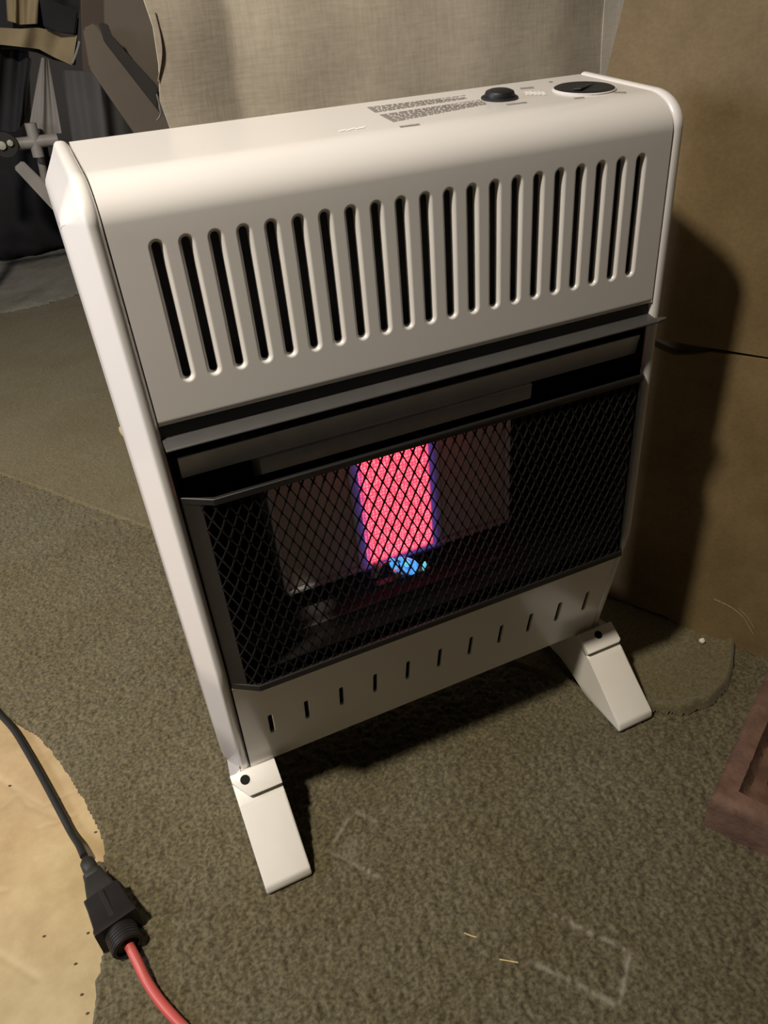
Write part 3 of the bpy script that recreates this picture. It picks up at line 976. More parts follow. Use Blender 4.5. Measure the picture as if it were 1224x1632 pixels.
# ---- wire guard
MESHM = mat('black_expanded_metal', (0.010, 0.0095, 0.009), rough=0.6, var=0.1, vscale=60, spec=0.25)
YG = -0.012
GX0, GX1 = 0.034, 0.436
GZ0, GZ1 = 0.2395, 0.4475
guard = put(prism('guard_frame', [(0.0105, 0.0025), (0.0115, 0.0030), (0.0350, YG + 0.0008), (0.4470, YG + 0.0008), (0.4575, 0.0030), (0.4585, 0.0025), (0.4485, YG - 0.0022), (0.0340, YG - 0.0022)],
          (1, 0, 0), (0, 1, 0), (0, 0, 1), (0, 0, 0.4425), 0.0062, BLACK, bevel=0.0006, seg=1))
guard['label'] = 'black guard rail across the burner opening'
def gsub(o):
    return sub(o, guard)
# bottom rail follows the same plan
gsub(prism('bottom_rail', [(0.0105, 0.0025), (0.0115, 0.0030), (0.0350, YG + 0.0008), (0.4470, YG + 0.0008), (0.4575, 0.0030), (0.4585, 0.0025), (0.4485, YG - 0.0022), (0.0340, YG - 0.0022)],
          (1, 0, 0), (0, 1, 0), (0, 0, 1), (0, 0, 0.2340), 0.0075, BLACK, bevel=0.0006, seg=1))
for s in (0, 1):
    pts = [(0.0108, 0.0022), (0.0340, YG - 0.0010), (0.0350, YG - 0.0002), (0.0118, 0.0032)]
    if s:
        pts = [(0.47 - a, b) for a, b in pts][::-1]
    # wings are open strips: a narrow upright band beside the mesh
    if s == 0:
        pw = [(0.0108, 0.0022), (0.0245, -0.0062), (0.0252, -0.0052), (0.0116, 0.0032)]
    else:
        pw = [(0.4582, 0.0022), (0.4574, 0.0032), (0.4465, YG + 0.0006), (0.4475, YG - 0.0006)]
    gsub(prism('side_wing', pw, (1, 0, 0), (0, 1, 0), (0, 0, 1), (0, 0, 0.2380), 0.2065, BLACK))
# expanded-metal diamonds
def guard_mesh():
    V, Fc = [], []
    sx, sz = 0.0101, 0.0100
    x_a, x_b = 0.0245, 0.4475
    def yy(x):
        if x < 0.0345: return YG + (0.0345 - x) * 0.58
        return YG
    def strand(x0, z0, x1, z1):
        w, t = 0.00062, 0.0006
        a = Vector((x0, yy(x0), z0)); b = Vector((x1, yy(x1), z1))
        d = (b - a); n = Vector((-d.z, 0, d.x)).normalized() * w
        k = Vector((0, t, 0))
        mid = (a + b) / 2
        base = len(V)
        a2 = a - d * 0.03; b2 = b + d * 0.03
        nn = n * 1.35
        for P, nq in ((a2, nn), (mid, n * 0.85), (b2, nn)):
            V.extend([P - nq - k, P + nq - k, P + nq + k, P - nq + k])
        for r in (0, 4):
            for i in range(4):
                j = (i + 1) % 4
                Fc.append((base + r + i, base + r + j, base + r + 4 + j, base + r + 4 + i))
    nj = int((GZ1 - GZ0) / sz)
    for j in range(nj + 1):
        z0 = GZ0 + j * sz - 0.002; z1 = z0 + sz
        i = 0
        while True:
            x = x_a + i * sx + (sx / 2 if j % 2 else 0)
            if x > x_b: break
            for s in (-1, 1):
                x1 = x + s * sx / 2
                if x_a - 1e-4 <= x1 <= x_b + 1e-4:
                    strand(x, z0, x1, z1)
            i += 1
    return gsub(pydata('diamond_mesh', V, Fc, MESHM, smooth=False))
guard_mesh()

# ---- knobs and printing on the top
def frame_at(q):
    return Vector(q)
kc = on_top(931, 142.5)
lathe_n = (0, -0.10, 1)
bez = put(lathe('knob_bezel', [(0.0258, 0.0), (0.0264, 0.0010), (0.0259, 0.0015), (0.0252, 0.0014), (0.0250, 0.0004)], kc, lathe_n, WHITE, n=48))
knob = put(lathe('control_knob', [(0.0249, 0.0002), (0.0249, 0.0016), (0.0236, 0.0022), (0.0180, 0.0018), (0.0, 0.0018)], kc, lathe_n, KNOB, n=48))
bm = bmesh.new()
bm_box(bm, (-0.018, -0.0035, 0.0), (0.018, 0.0035, 0.0016), 0.0006, 2)
bm.transform(Matrix.Translation(kc + Vector((0, 0, 0.0012))) @ Matrix.Rotation(math.radians(35), 4, 'Z'))
sub(bm_obj('grip', bm, KNOB), knob)
ic = on_top(796, 157)
put(lathe('button_bezel', [(0.0150, 0.0), (0.0152, 0.0012), (0.0140, 0.0020), (0.0125, 0.0018)], ic, lathe_n, KNOB, n=36))
put(lathe('igniter_button', [(0.0120, 0.0), (0.0122, 0.0038), (0.0112, 0.0056), (0.0080, 0.0068), (0.0035, 0.0072), (0.0, 0.0072)], ic, lathe_n, KNOB, n=36))

INK = mat('grey_print', (0.30, 0.28, 0.26), rough=0.5, var=0.1, vscale=100)
WMARK = mat('white_mark', (1.0, 1.0, 0.98), rough=0.25, var=0.02, vscale=100)
def top_quads(name, quads, m, lift=0.00025):
    """flat shapes lying on the sloping top: quads in (x, y)"""
    V, Fc = [], []
    for q in quads:
        b = len(V)
        for (x, y) in q:
            V.append((x, y, top_surface(y) + lift))
        Fc.append((b, b + 1, b + 2, b + 3))
    return sub(pydata(name, V, Fc, m, smooth=False), cover)
def text_block(p_tl, p_tr, p_br, p_bl, rows, seed, fill=0.62):
    """two-column fine print: rows of word-length strokes between four corner points on the top"""
    rr = random.Random(seed)
    A, B, Cc, D = [Vector((q.x, q.y)) for q in (on_top(*p_tl), on_top(*p_tr), on_top(*p_br), on_top(*p_bl))]
    out = []
    for r in range(rows):
        t0 = (r + 0.5 - fill / 2) / rows; t1 = (r + 0.5 + fill / 2) / rows
        s = 0.0
        e_end = 1.0 if rr.random() < 0.75 else rr.uniform(0.55, 0.95)
        while s < e_end - 0.02:
            w = rr.uniform(0.02, 0.085)
            e = min(s + w, e_end)
            def P(s_, t_):
                l = A.lerp(D, t_); r_ = B.lerp(Cc, t_)
                q = l.lerp(r_, s_); return (q.x, q.y)
            out.append([P(s, t1), P(e, t1), P(e, t0), P(s, t0)])
            s = e + rr.uniform(0.008, 0.016)
    return out
for blk in (
        text_block((584, 171), (741, 152), (748, 157), (598, 180), 6, 3),
        text_block((604, 183), (764, 159), (778, 166), (627, 195), 8, 5),
        text_block((636, 201.2), (667, 197), (670, 199), (638, 203.4), 1, 9, 0.9),
        text_block((806, 166), (838, 162.3), (841, 164.4), (808, 168.2), 1, 11, 0.9),
        text_block((914, 156), (930, 154.5), (932, 156.5), (916, 158.2), 1, 12, 0.9),
        text_block((978, 146), (998, 146.5), (998, 149), (978, 148.5), 1, 13, 0.9),
        text_block((828, 140), (850, 138), (852, 141), (830, 143), 2, 14, 0.7),
        text_block((874, 130), (884, 129), (886, 131), (876, 132), 1, 15, 0.9)):
    top_quads('printed_text', blk, INK)
wq = []  # small patches on the top, whiter than the enamel
for (a, b) in (((540, 208.5), (552, 205.8)), ((552, 207.5), (566, 203)), ((566, 205), (582, 201.5))):
    p0, p1 = on_top(a[0], a[1]), on_top(b[0], b[1])
    p2, p3 = on_top(b[0], b[1] + 2.2), on_top(a[0], a[1] + 2.2)
    wq.append([(p3.x, p3.y), (p2.x, p2.y), (p1.x, p1.y), (p0.x, p0.y)])
top_quads('white_patch', wq, WMARK)
wq = []
for k in range(5):
    u = 836 + k * 6.5
    p0, p1 = on_top(u, 147.0 - (k % 2)), on_top(u + 5, 146.0)
    p2, p3 = on_top(u + 8, 151.5 - (k % 2)), on_top(u + 3, 152.5)
    wq.append([(p3.x, p3.y), (p2.x, p2.y), (p1.x, p1.y), (p0.x, p0.y)])
top_quads('white_patch', wq, WMARK)

# ---- feet
FOOT_PROF = [(-0.062, 0.0), (-0.0635, 0.004), (-0.0615, 0.0125), (0.004, 0.0640), (0.031, 0.0815), (0.036, 0.0800), (0.150, 0.0800), (0.156, 0.0640), (0.205, 0.0125), (0.207, 0.004), (0.205, 0.0), (0.150, 0.0), (0.125, 0.010), (0.098, 0.022), (0.060, 0.0225), (0.040, 0.018), (0.014, 0.003), (0.002, 0.0)]
def foot(x0, outer):
    """outer = -1 left foot, +1 right foot"""
    f = put(prism('foot', FOOT_PROF, (0, 1, 0), (0, 0, 1), (1, 0, 0), (x0, 0, 0), 0.050, PLASTIC, bevel=0.0024, seg=2))
    for v in f.data.vertices:                      # narrower where it runs back under the casing
        if v.co.y > 0.0335:
            v.co.x = max(v.co.x, -0.002) if outer < 0 else min(v.co.x, 0.472)
    # raised cap with a cut-off outer corner
    a = Vector((0, 0.004, 0.0640)); b = Vector((0, 0.031, 0.0815))
    sl = (b - a).normalized(); nn = Vector((0, -sl.z, sl.y))
    xo, xi = (x0, x0 + 0.050) if outer < 0 else (x0 + 0.050, x0)
    sg = 1 if outer < 0 else -1
    pts = [(xi, 0.0065), (xi, 0.0335), (xo, 0.0335), (xo, 0.0255), (xo + sg * 0.0135, 0.0065)] if outer < 0 else [(xi, 0.0065), (xi, 0.0335), (xo, 0.0335), (xo, 0.0095), (xo - 0.003, 0.0065)]
    if outer > 0:
        pts = pts[::-1]
    c = prism('foot_cap', pts, (1, 0, 0), sl, nn, a + nn * -0.003, 0.0102, PLASTIC, bevel=0.0007, seg=2)
    sub(c, f)
    xd = x0 + 0.0140 if outer < 0 else x0 + 0.0245
    o = lathe('plug', [(0.0001, -0.003), (0.0050, -0.003), (0.0052, 0.0024), (0.0046, 0.0032), (0.0, 0.0034)], Vector((xd, 0.004, 0.064)) + sl * 0.0240 + nn * 0.0050, nn, BLACKM, n=20)
    sub(o, f)
foot(-0.0145, -1)
foot(0.4345, 1)

# ================================================================== SMALL THINGS ON THE FLOOR
# ---- black cable with its plug, and the red cord with its square connector
CABLE = mat('black_cable', (0.014, 0.0145, 0.013), rough=0.5, var=0.1, vscale=60)
PLUGM = mat('black_moulded_plug', (0.018, 0.017, 0.014), rough=0.55, var=0.1, vscale=60)
CONN = mat('black_connector', (0.012, 0.010, 0.009), rough=0.45, var=0.1, vscale=60)
REDC = mat('red_cord', (0.50, 0.085, 0.070), rough=0.38, var=0.05, vscale=40)
def gp(u, v, z): return at_z(u, v, z)
cable_px = [(-420, 1010), (-240, 1020), (-130, 1045), (-60, 1085), (-20, 1113), (0, 1138), (22, 1163), (42, 1195), (62, 1230), (80, 1263), (98, 1297), (114, 1327), (128, 1350), (138, 1372)]
zc = 0.0045
bc_root = gp(100, 1300, 0)
bc = thing('black_cable', 'black cable with a moulded plug crossing the cream vinyl', 'cable', (bc_root.x, bc_root.y, 0))
pts = [gp(u, v, zc - 0.004) for u, v in cable_px]
pts[-1].z = 0.010; pts[-2].z = 0.006
part_of(tube('cable', pts, 0.0042, CABLE, sides=14), bc)
# frame along the plug
pA = gp(138, 1372, 0.012); pB = gp(201, 1503, 0.016)
ax = (pB - pA); PL = ax.length; ax.normalize()
sd = ax.cross(Vector((0, 0, 1))).normalized(); upv = sd.cross(ax).normalized()
def station(t, w, h, off=0.0, rnd=0.35):
    """rounded-rectangle ring at fraction t"""
    c = pA + ax * (t * PL) + upv * off
    ring = []
    r = min(w, h) * rnd
    for cx_, cz2, a0 in ((w - r, h - r, 0), (-(w - r), h - r, 90), (-(w - r), -(h - r), 180), (w - r, -(h - r), 270)):
        for k in range(5):
            a = math.radians(a0 + 90 * k / 4)
            ring.append(c + sd * (cx_ + r * math.cos(a)) + upv * (cz2 + r * math.sin(a)))
    return ring
def loft(name, st, m, root):
    V, Fc = sweep_rings([station(*s) for s in st])
    bm = bmesh.new()
    vs = [bm.verts.new(v) for v in V]
    for f in Fc:
        bm.faces.new([vs[i] for i in f])
    return part_of(bm_obj(name, bm, m, angle=30), root)
loft('strain_relief', [(-0.02, 0.0048, 0.0048, 0, 0.95), (0.02, 0.0075, 0.0070, 0, 0.9), (0.10, 0.0078, 0.0072, 0, 0.9), (0.12, 0.0068, 0.0065, 0, 0.9), (0.15, 0.0068, 0.0065, 0, 0.9), (0.165, 0.0098, 0.0082, 0, 0.8), (0.215, 0.0105, 0.0085, 0, 0.8), (0.23, 0.0092, 0.0080, 0, 0.8)], PLUGM, bc)
loft('plug_body', [(0.22, 0.0090, 0.0080, 0, 0.5), (0.26, 0.0108, 0.0095, 0, 0.4), (0.40, 0.0140, 0.0110, 0, 0.3), (0.50, 0.0160, 0.0118, 0.0, 0.3), (0.54, 0.0160, 0.0118, 0, 0.3)], PLUGM, bc)
rc_root = gp(215, 1480, 0)
rc = thing('red_cord', 'red cord coming out of a square black connector on the carpet', 'cord', (rc_root.x, rc_root.y, 0))
loft('connector_body', [(0.47, 0.0155, 0.0118, 0.0015, 0.2), (0.485, 0.0180, 0.0135, 0.0015, 0.15), (0.60, 0.0182, 0.0140, 0.0018, 0.12), (0.80, 0.0200, 0.0152, 0.002, 0.12), (0.83, 0.0214, 0.0160, 0.002, 0.12), (0.875, 0.0214, 0.0160, 0.002, 0.12)], CONN, rc)
part_of(prism('connector_rib', [(-0.0025, 0.50), (0.0025, 0.50), (0.0025, 0.80), (-0.0025, 0.80)], sd, ax * PL, upv, pA + upv * 0.0145, 0.003, CONN, bevel=0.0006, seg=1), rc)
prof = []
for k in range(25):
    t = k / 24
    prof.append((0.0146 + (0.0008 if k % 4 in (1, 2) else 0.0), t * 0.020))
prof = [(0.0, 0.0)] + prof + [(0.0115, 0.0205), (0.0110, 0.017), (0.0, 0.016)]
part_of(lathe('threaded_collar', prof, pA + ax * (0.872 * PL) + upv * 0.0005, ax, CONN, n=36), rc)
red_px = [(194, 1490), (203, 1502), (216, 1527), (233, 1562), (254, 1594), (278, 1622), (300, 1645), (340, 1690)]
rz = [0.0165, 0.0160, 0.0130, 0.0085, 0.0065, 0.006, 0.006, 0.006]
part_of(tube('cord', [gp(u, v, z) for (u, v), z in zip(red_px, rz)], 0.0049, REDC, sides=16), rc)

# ---- clay block at the right edge: rim, recess and black discs painting the core holes' shade
def brick_mat():
    return mat('brown_fired_clay', (0.085, 0.042, 0.026), rough=0.85, color2=(0.165, 0.095, 0.062), vscale=38, bump=0.6, bscale=160, detail=8)
BRICK = brick_mat()
bO = Vector((0.4355, -0.2010, 0.0))
BU = WD; BV = WN
brick = thing('clay_block', 'reddish brown fired clay block with a recessed top at the right edge', 'brick', tuple(bO))
def brick_body():
    Lu, Lv, Hh = 0.108, 0.215, 0.050
    rim, dep = 0.021, 0.016
    bm = bmesh.new()
    nu, nv = 26, 44
    us = sorted(set([round(Lu * k / nu, 5) for k in range(nu + 1)])); vs_ = [Lv * k / nv for k in range(nv + 1)]
    rr = random.Random(4)
    def h(u, v):
        du = min(u, Lu - u); dv = min(v, Lv - v)
        d = min(du, dv)
        hz = Hh - dep * min(max((d - rim) / 0.006, 0), 1)
        edge = min(d / 0.004, 1)
        return hz - 0.004 * (1 - edge) + rr.uniform(-0.0007, 0.0007)
    top = [[bm.verts.new(bO + BU * (u + rr.uniform(-.0004, .0004)) + BV * v + Vector((0, 0, h(u, v)))) for v in vs_] for u in us]
    nU, nV = len(us), len(vs_)
    for i in range(nU - 1):
        for j in range(nV - 1):
            bm.faces.new((top[i][j], top[i + 1][j], top[i + 1][j + 1], top[i][j + 1]))
    edge = [top[i][0] for i in range(nU)] + [top[-1][j] for j in range(1, nV)] + [top[i][-1] for i in range(nU - 2, -1, -1)] + [top[0][j] for j in range(nV - 2, 0, -1)]
    prev = edge
    ctr = bO + BU * Lu / 2 + BV * Lv / 2
    for z in (0.036, 0.024, 0.012, 0.0):
        cur = [bm.verts.new(Vector((v.co.x, v.co.y, z)) + Vector((v.co.x - ctr.x, v.co.y - ctr.y, 0)).normalized() * (0.0012 + rr.uniform(-0.0006, 0.0006))) for v in edge]
        for i in range(len(edge)):
            j = (i + 1) % len(edge)
            bm.faces.new((prev[i], prev[j], cur[j], cur[i]))
        prev = cur
    bm.faces.new(prev)
    return part_of(bm_obj('body', bm, BRICK, angle=50), brick)
brick_body()
for (u, v) in ((0.054, 0.062), (0.054, 0.108), (0.054, 0.154)):
    c = bO + BU * u + BV * v + Vector((0, 0, 0.0342))
    part_of(lathe('core_hole_disc', [(0.0125, 0.0), (0.0130, 0.0010), (0.0115, 0.0016), (0.0105, 0.0004), (0.0, 0.0002)], c, (0, 0, 1), BLACKM, n=22), brick)

# ---- bits lying on the carpet
STRAW = mat('dry_straw', (0.55, 0.44, 0.20), rough=0.7, var=0.15, vscale=200)
for (pp, lab) in (([(796, 1529), (808, 1531), (826, 1534)], 'yellow straw on the carpet, lower of the two near the dents'),
                  ([(740, 1487), (750, 1491), (760, 1494)], 'yellow straw on the carpet, upper of the two near the dents')):
    o = tube('straw_bit', [gp(u, v, 0.003) for u, v in pp], 0.0007, STRAW, sides=6)
    tag(o, lab, 'straw', 'straw bits on the carpet')
CRUMB = mat('pale_crumb', (0.75, 0.70, 0.58), rough=0.8, var=0.1, vscale=200, bump=0.5)
def crumb(name, q, r, lab, cat, m, sq=(1, 1, 1), grp=None):
    bm = bmesh.new()
    bmesh.ops.create_icosphere(bm, subdivisions=2, radius=1.0)
    rr = random.Random(int(r * 1e6) + int(abs(q.x) * 1e4))
    for v in bm.verts:
        v.co = Vector((v.co.x * sq[0], v.co.y * sq[1], v.co.z * sq[2])) * r * rr.uniform(0.85, 1.12) + q
    o = bm_obj(name, bm, m, angle=60)
    tag(o, lab, cat, grp)
    return o
crumb('crumb', gp(1119, 1021, 0.006), 0.0042, 'pale crumb on the floor by the foot of the brown board', 'crumb', CRUMB)
DIRT = mat('dark_speck', (0.10, 0.06, 0.03), rough=0.9, var=0.2, vscale=300)
for (u, v) in ((140, 1487), (120, 1536), (130, 1585), (126, 1263), (152, 1326), (15, 1252), (139, 1615), (70, 1492)):
    crumb('dirt_speck', gp(u, v, -0.005), 0.0012, 'tiny dark dirt speck on the cream vinyl', 'dirt', DIRT, (1.4, 0.9, 0.6), 'dirt specks on the vinyl')
# pale rounded peg end poking out behind the left side panel
PEG = mat('pale_wood_peg', (0.62, 0.52, 0.30), rough=0.7, var=0.08, vscale=60)
pe = gp(196, 690, 0.016)
tag(tube('wooden_peg', [pe + Vector((-0.004, -0.002, 0.003)), pe + Vector((0.03, 0.012, 0.003)), pe + Vector((0.12, 0.05, 0.003))], 0.013, PEG, sides=16,
         rad_fn=lambda t: 0.013 * min(1, 0.45 + t * 9)), 'pale yellow peg end on the carpet behind the left side of the heater', 'peg')

# ================================================================== DIM CLUTTER AT THE BACK LEFT
DKCLOTH = mat('black_cloth', (0.018, 0.018, 0.022), rough=0.9, var=0.25, vscale=8, bump=0.3, bscale=90)
TAN = mat('tan_band_cloth', (0.27, 0.215, 0.125), rough=0.9, var=0.12, vscale=12, bump=0.3, bscale=120)
TUBE = mat('grey_tube', (0.30, 0.285, 0.27), rough=0.45, var=0.1, vscale=20)
DARKP = mat('black_joint', (0.015, 0.015, 0.015), rough=0.5, var=0.1, vscale=20)
SLATE = mat('slate_tarp', (0.062, 0.061, 0.063), rough=0.85, var=0.15, vscale=5)
PLANK = mat('brown_plank', (0.105, 0.086, 0.066), rough=0.8, var=0.12, vscale=7)
PLANKD = mat('dark_strap_webbing', (0.022, 0.019, 0.016), rough=0.9, var=0.15, vscale=30)
PALE = mat('pale_grey_panel', (0.24, 0.225, 0.215), rough=0.7, var=0.08, vscale=8)
GREYRUG = carpet_mat('grey_rug_pile', (0.16, 0.155, 0.13), (0.26, 0.25, 0.215), (0.6, 0.58, 0.52), 0.7)

def slab(name, px, y_of, thick, m, bevel=0.004, ndiv=0):
    """solid panel whose outline stands where the photograph shows it, at distance y_of(i)"""
    P = [at_y(u, v, y_of if not callable(y_of) else y_of(i)) for i, (u, v) in enumerate(px)]
    bm = bmesh.new()
    n = (P[1] - P[0]).cross(P[2] - P[0]).normalized()
    if n.y < 0: n = -n
    v0 = [bm.verts.new(q) for q in P]; v1 = [bm.verts.new(q + n * thick) for q in P]
    fs = [bm.faces.new(v0), bm.faces.new(v1[::-1])]
    k = len(P)
    for i in range(k):
        fs.append(bm.faces.new((v0[i], v1[i], v1[(i + 1) % k], v0[(i + 1) % k])))
    if bevel:
        bmesh.ops.bevel(bm, geom=list({e for f in fs for e in f.edges}), offset=bevel, segments=2, affect='EDGES')
    return bm_obj(name, bm, m)
YB = 2.2
# draped jacket: dark cloth with two tan bands over a folding chair
jr = at_y(40, 60, YB)
jacket = thing('draped_jacket', 'dark jacket with tan bands hanging over the folding chair', 'jacket', (jr.x, YB, jr.z - 0.2))
def drape(name, top_px, bot_px, y, m, wav=0.012, thick=0.012, ph=0.0):
    """wavy hanging cloth strip between an upper and a lower outline"""
    n = 28; k = 8
    def samp(P, t):
        f = t * (len(P) - 1); i = min(int(f), len(P) - 2); a = f - i
        return (P[i][0] * (1 - a) + P[i + 1][0] * a, P[i][1] * (1 - a) + P[i + 1][1] * a)
    V, Fc = [], []
    for s in (0, 1):
        for j in range(k + 1):
            for i in range(n + 1):
                t = i / n
                a = samp(top_px, t); b = samp(bot_px, t)
                g = j / k
                q = at_y(a[0] * (1 - g) + b[0] * g, a[1] * (1 - g) + b[1] * g, y)
                q.y += wav * math.sin(t * 9 + ph + g * 1.3) + 0.4 * wav * math.sin(t * 23 + ph * 2 + g) + s * thick
                q.z = max(q.z, 0.006)
                V.append(q)
    nn = (n + 1) * (k + 1)
    idx = lambda s, i, j: s * nn + j * (n + 1) + i
    for j in range(k):
        for i in range(n):
            Fc.append((idx(0, i, j), idx(0, i, j + 1), idx(0, i + 1, j + 1), idx(0, i + 1, j)))
            Fc.append((idx(1, i, j), idx(1, i + 1, j), idx(1, i + 1, j + 1), idx(1, i, j + 1)))
        Fc.append((idx(0, 0, j), idx(1, 0, j), idx(1, 0, j + 1), idx(0, 0, j + 1)))
        Fc.append((idx(0, n, j), idx(0, n, j + 1), idx(1, n, j + 1), idx(1, n, j)))
    for i in range(n):
        Fc.append((idx(0, i, 0), idx(0, i + 1, 0), idx(1, i + 1, 0), idx(1, i, 0)))
        Fc.append((idx(0, i, k), idx(1, i, k), idx(1, i + 1, k), idx(0, i + 1, k)))
    bm = bmesh.new()
    vs = [bm.verts.new(v) for v in V]
    for f in Fc:
        bm.faces.new([vs[i] for i in f])
    return bm_obj(name, bm, m, angle=60)
part_of(drape('cloth_body', [(-60, -30), (60, -30), (128, -5)], [(-60, 78), (30, 79), (60, 84), (85, 95), (120, 104)], YB + 0.03, DKCLOTH, 0.01, 0.02), jacket)
part_of(drape('tan_band', [(-60, 43), (0, 44), (35, 46), (60, 44), (90, 50), (123, 56)], [(-60, 72), (0, 71), (35, 75), (62, 78), (88, 92), (114, 104)], YB - 0.012, TAN, 0.012, 0.012, 0.4), jacket)
part_of(drape('tan_band', [(8, -30), (30, -30), (62, -20)], [(12, 33), (32, 39), (60, 38)], YB - 0.02, TAN, 0.010, 0.012, 1.2), jacket)
part_of(slab('dark_flap', [(62, -8), (125, 18), (120, 56), (90, 50), (70, 44)], YB - 0.03, 0.012, DKCLOTH, 0.004), jacket)
part_of(tube('zip_edge', [at_y(127, 66, YB - 0.03), at_y(122, 84, YB - 0.03), at_y(115, 101, YB - 0.03)], 0.004, PALE, sides=8), jacket)
# dark bag hanging below it
br_ = at_y(22, 150, YB)
bag = drape('dark_bag', [(-60, 74), (0, 74), (30, 78), (50, 95)], [(-60, 216), (-10, 214), (25, 210), (38, 196), (44, 180)][:4], YB + 0.05, DKCLOTH, 0.02, 0.10, 2.0)
tag(bag, 'black bag hanging under the tan banded jacket', 'bag')
# folding chair frame
chr_ = at_z(60, 430, 0)
fc = at_y(15, 230, YB - 0.05)
chair = thing('folding_chair', 'grey tube folding chair in the dark corner under the jacket', 'chair', (fc.x, YB, 0.0))
def cbar(a, b, r, y0=YB - 0.04, y1=None, m=TUBE, name='tube'):
    y1 = y0 if y1 is None else y1
    return part_of(tube(name, [at_y(*a, y0), at_y(*b, y1)], r, m, sides=12, smooth_path=False), chair)
cbar((-160, 252), (92, 222), 0.017, name='crossbar')
cbar((48, 196), (62, 250), 0.017, name='upright')
part_of(slab('brace', [(22, 268), (36, 256), (112, 330), (100, 352)], YB - 0.08, 0.02, TUBE, 0.004), chair)
part_of(tube('upright', [at_y(62, 236, YB), at_y(74, 300, YB), ], 0.012, TUBE, sides=10, smooth_path=False), chair)
lg = at_y(100, 344, YB - 0.07)
part_of(tube('leg', [lg, Vector((lg.x + 0.25, lg.y + 0.02, 0.012))], 0.016, TUBE, sides=10, smooth_path=False), chair)
lg2 = at_y(-150, 240, YB - 0.03)
part_of(tube('leg', [lg2, Vector((lg2.x - 0.05, lg2.y, 0.012))], 0.016, TUBE, sides=10, smooth_path=False), chair)
cbar((44, 236), (36, 4), 0.013, YB + 0.20, name='back_tube')
cbar((-70, 240), (-70, 0), 0.013, YB + 0.20, name='back_tube')
cbar((-75, 4), (42, 8), 0.013, YB + 0.20, name='top_rail')
jq = at_y(8, 231, YB - 0.075)
jt = part_of(lathe('joint', [(0.0, 0.0), (0.034, 0.0), (0.036, 0.01), (0.034, 0.03), (0.0, 0.03)], jq, (0, 1, 0), DARKP, n=24), chair)
RIV = mat('pale_rivet', (0.42, 0.42, 0.34), rough=0.4, var=0.1, vscale=50)
for u, v, r in ((3, 232, 0.012), (16, 228, 0.009)):
    part_of(lathe('rivet', [(0.0, 0.0), (r, 0.0), (r * 0.9, 0.006), (0.0, 0.008)], at_y(u, v, YB - 0.079), (0, -1, 0), RIV, n=16), chair)
# pale tapered cloth seen between bag and tarp
pal = drape('hanging_cloth', [(65, 92), (71, 92), (77, 94)], [(46, 206), (72, 214), (98, 212)], YB + 0.012, PALE, 0.006, 0.010, 0.3)
tag(pal, 'pale grey tapered cloth hanging beside the black bag', 'cloth')
# slate tarp
tarp = drape('slate_tarp', [(100, 112), (140, 114), (190, 124), (262, 150)], [(175, 600), (210, 600), (240, 600), (290, 600)], 1.80, SLATE, 0.03, 0.03, 0.7)
tag(tarp, 'dark slate tarpaulin draped behind the top left of the heater', 'tarpaulin')
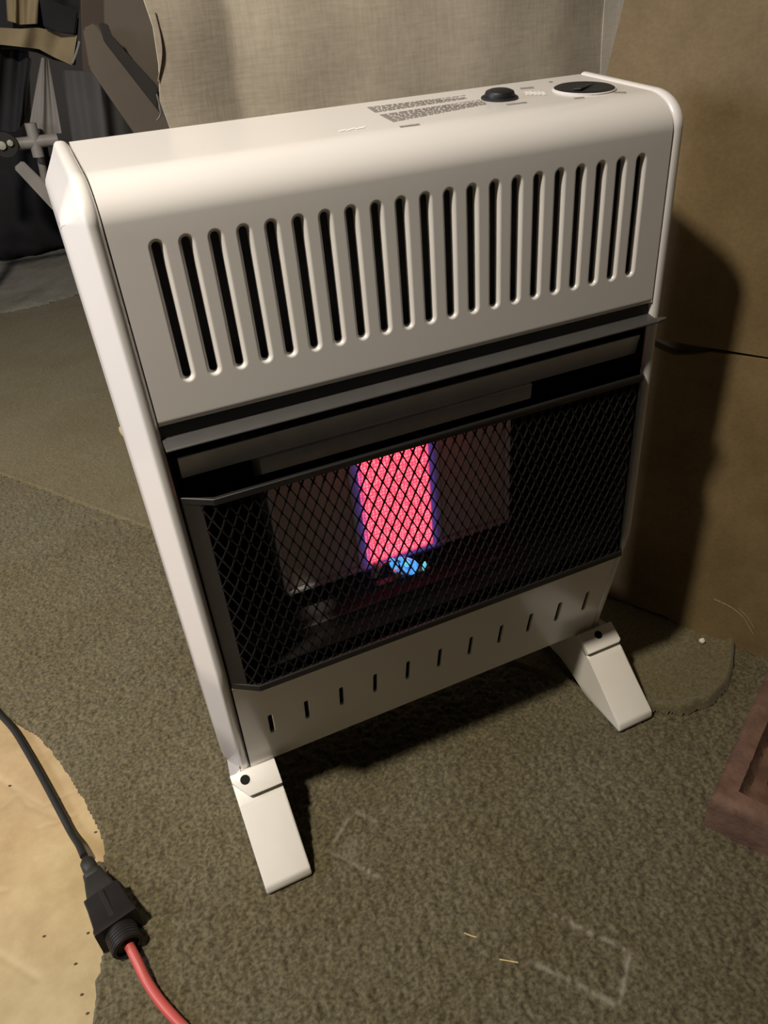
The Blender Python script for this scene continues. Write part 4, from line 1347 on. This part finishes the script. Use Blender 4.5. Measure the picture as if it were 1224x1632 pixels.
# leaning planks and webbing strap left of the canvas
yk = 1.35
p1 = slab('leaning_plank', [(133, 45), (152, 36), (262, 188), (548, 640), (488, 640), (214, 212), (143, 108)], yk, 0.025, PLANK, 0.004)
tag(p1, 'brown plank leaning diagonally beside the canvas edge, nearest the jacket', 'plank', 'planks leaning by the canvas')
p2 = slab('leaning_plank', [(166, -30), (262, -30), (262, 140), (575, 620), (525, 620), (246, 132), (168, 44)], yk + 0.05, 0.025, PLANK, 0.004)
tag(p2, 'wide brown plank standing against the frayed canvas edge', 'plank', 'planks leaning by the canvas')
strap = slab('webbing_strap', [(158, 36), (172, 38), (180, 62), (252, 138), (252, 176), (166, 66)], yk - 0.012, 0.008, PLANKD, 0.002)
tag(strap, 'dark webbing strap running diagonally between the two brown planks', 'strap')
wood = slab('dark_upright', [(128, -30), (168, -30), (178, 60), (228, 560), (196, 560), (132, 108)], 1.95, 0.03, mat('dark_brown_board', (0.075, 0.055, 0.042), rough=0.8, var=0.15, vscale=8), 0.003)
tag(wood, 'dark brown upright board behind the leaning planks', 'board')
# dark heap on the floor and a grey rug beyond the olive carpet
def heap(name, px_center, y, rx, ry, rz_, m, lab, cat, seed):
    q = at_y(px_center[0], px_center[1], y)
    rr = np.random.default_rng(seed)
    bm = bmesh.new()
    bmesh.ops.create_uvsphere(bm, u_segments=40, v_segments=20, radius=1.0)
    ph = rr.uniform(0, 6, 6)
    for v in bm.verts:
        c = v.co.copy()
        k = 1 + 0.10 * math.sin(c.x * 6 + ph[0]) * math.cos(c.z * 5 + ph[1]) + 0.06 * math.sin(c.z * 13 + c.x * 9 + ph[2]) + 0.05 * math.cos(c.x * 17 + ph[3])
        v.co = Vector((q.x + c.x * rx * k, y + c.y * ry * k, max(0.022, 0.016 + rz_ * 0.5 + c.z * rz_ * 0.62 * k)))
    o = bm_obj(name, bm, m, angle=80)
    tag(o, lab, cat)
    return o
heap('black_sack', (-10, 330), 3.15, 0.34, 0.16, 0.52, DKCLOTH, 'crumpled black sack on the floor under the folding chair', 'sack', 2)
rugxs = np.arange(-1.2, 0.9, 0.008); rugys = np.arange(2.28, 3.9, 0.008)
RXg, RYg = np.meshgrid(rugxs, rugys)
rn = blur(rng.normal(size=RXg.shape), 1.0); rn /= rn.std()
rl = blur(rng.normal(size=RXg.shape), 12.0); rl /= rl.std()
edge_d = RYg - (2.36 + 0.03 * np.sin(RXg * 9) + 0.10 * RXg)
rug = grid_mesh('grey_rug', rugxs, rugys, 0.004 + 0.010 * smooth(edge_d / 0.03) + 0.0015 * rn + 0.004 * np.clip(rl, -1, 2), edge_d > 0, GREYRUG, {'mark': np.zeros_like(RXg)})
tag(rug, 'dark grey rug on the floor in the far left corner', 'rug')
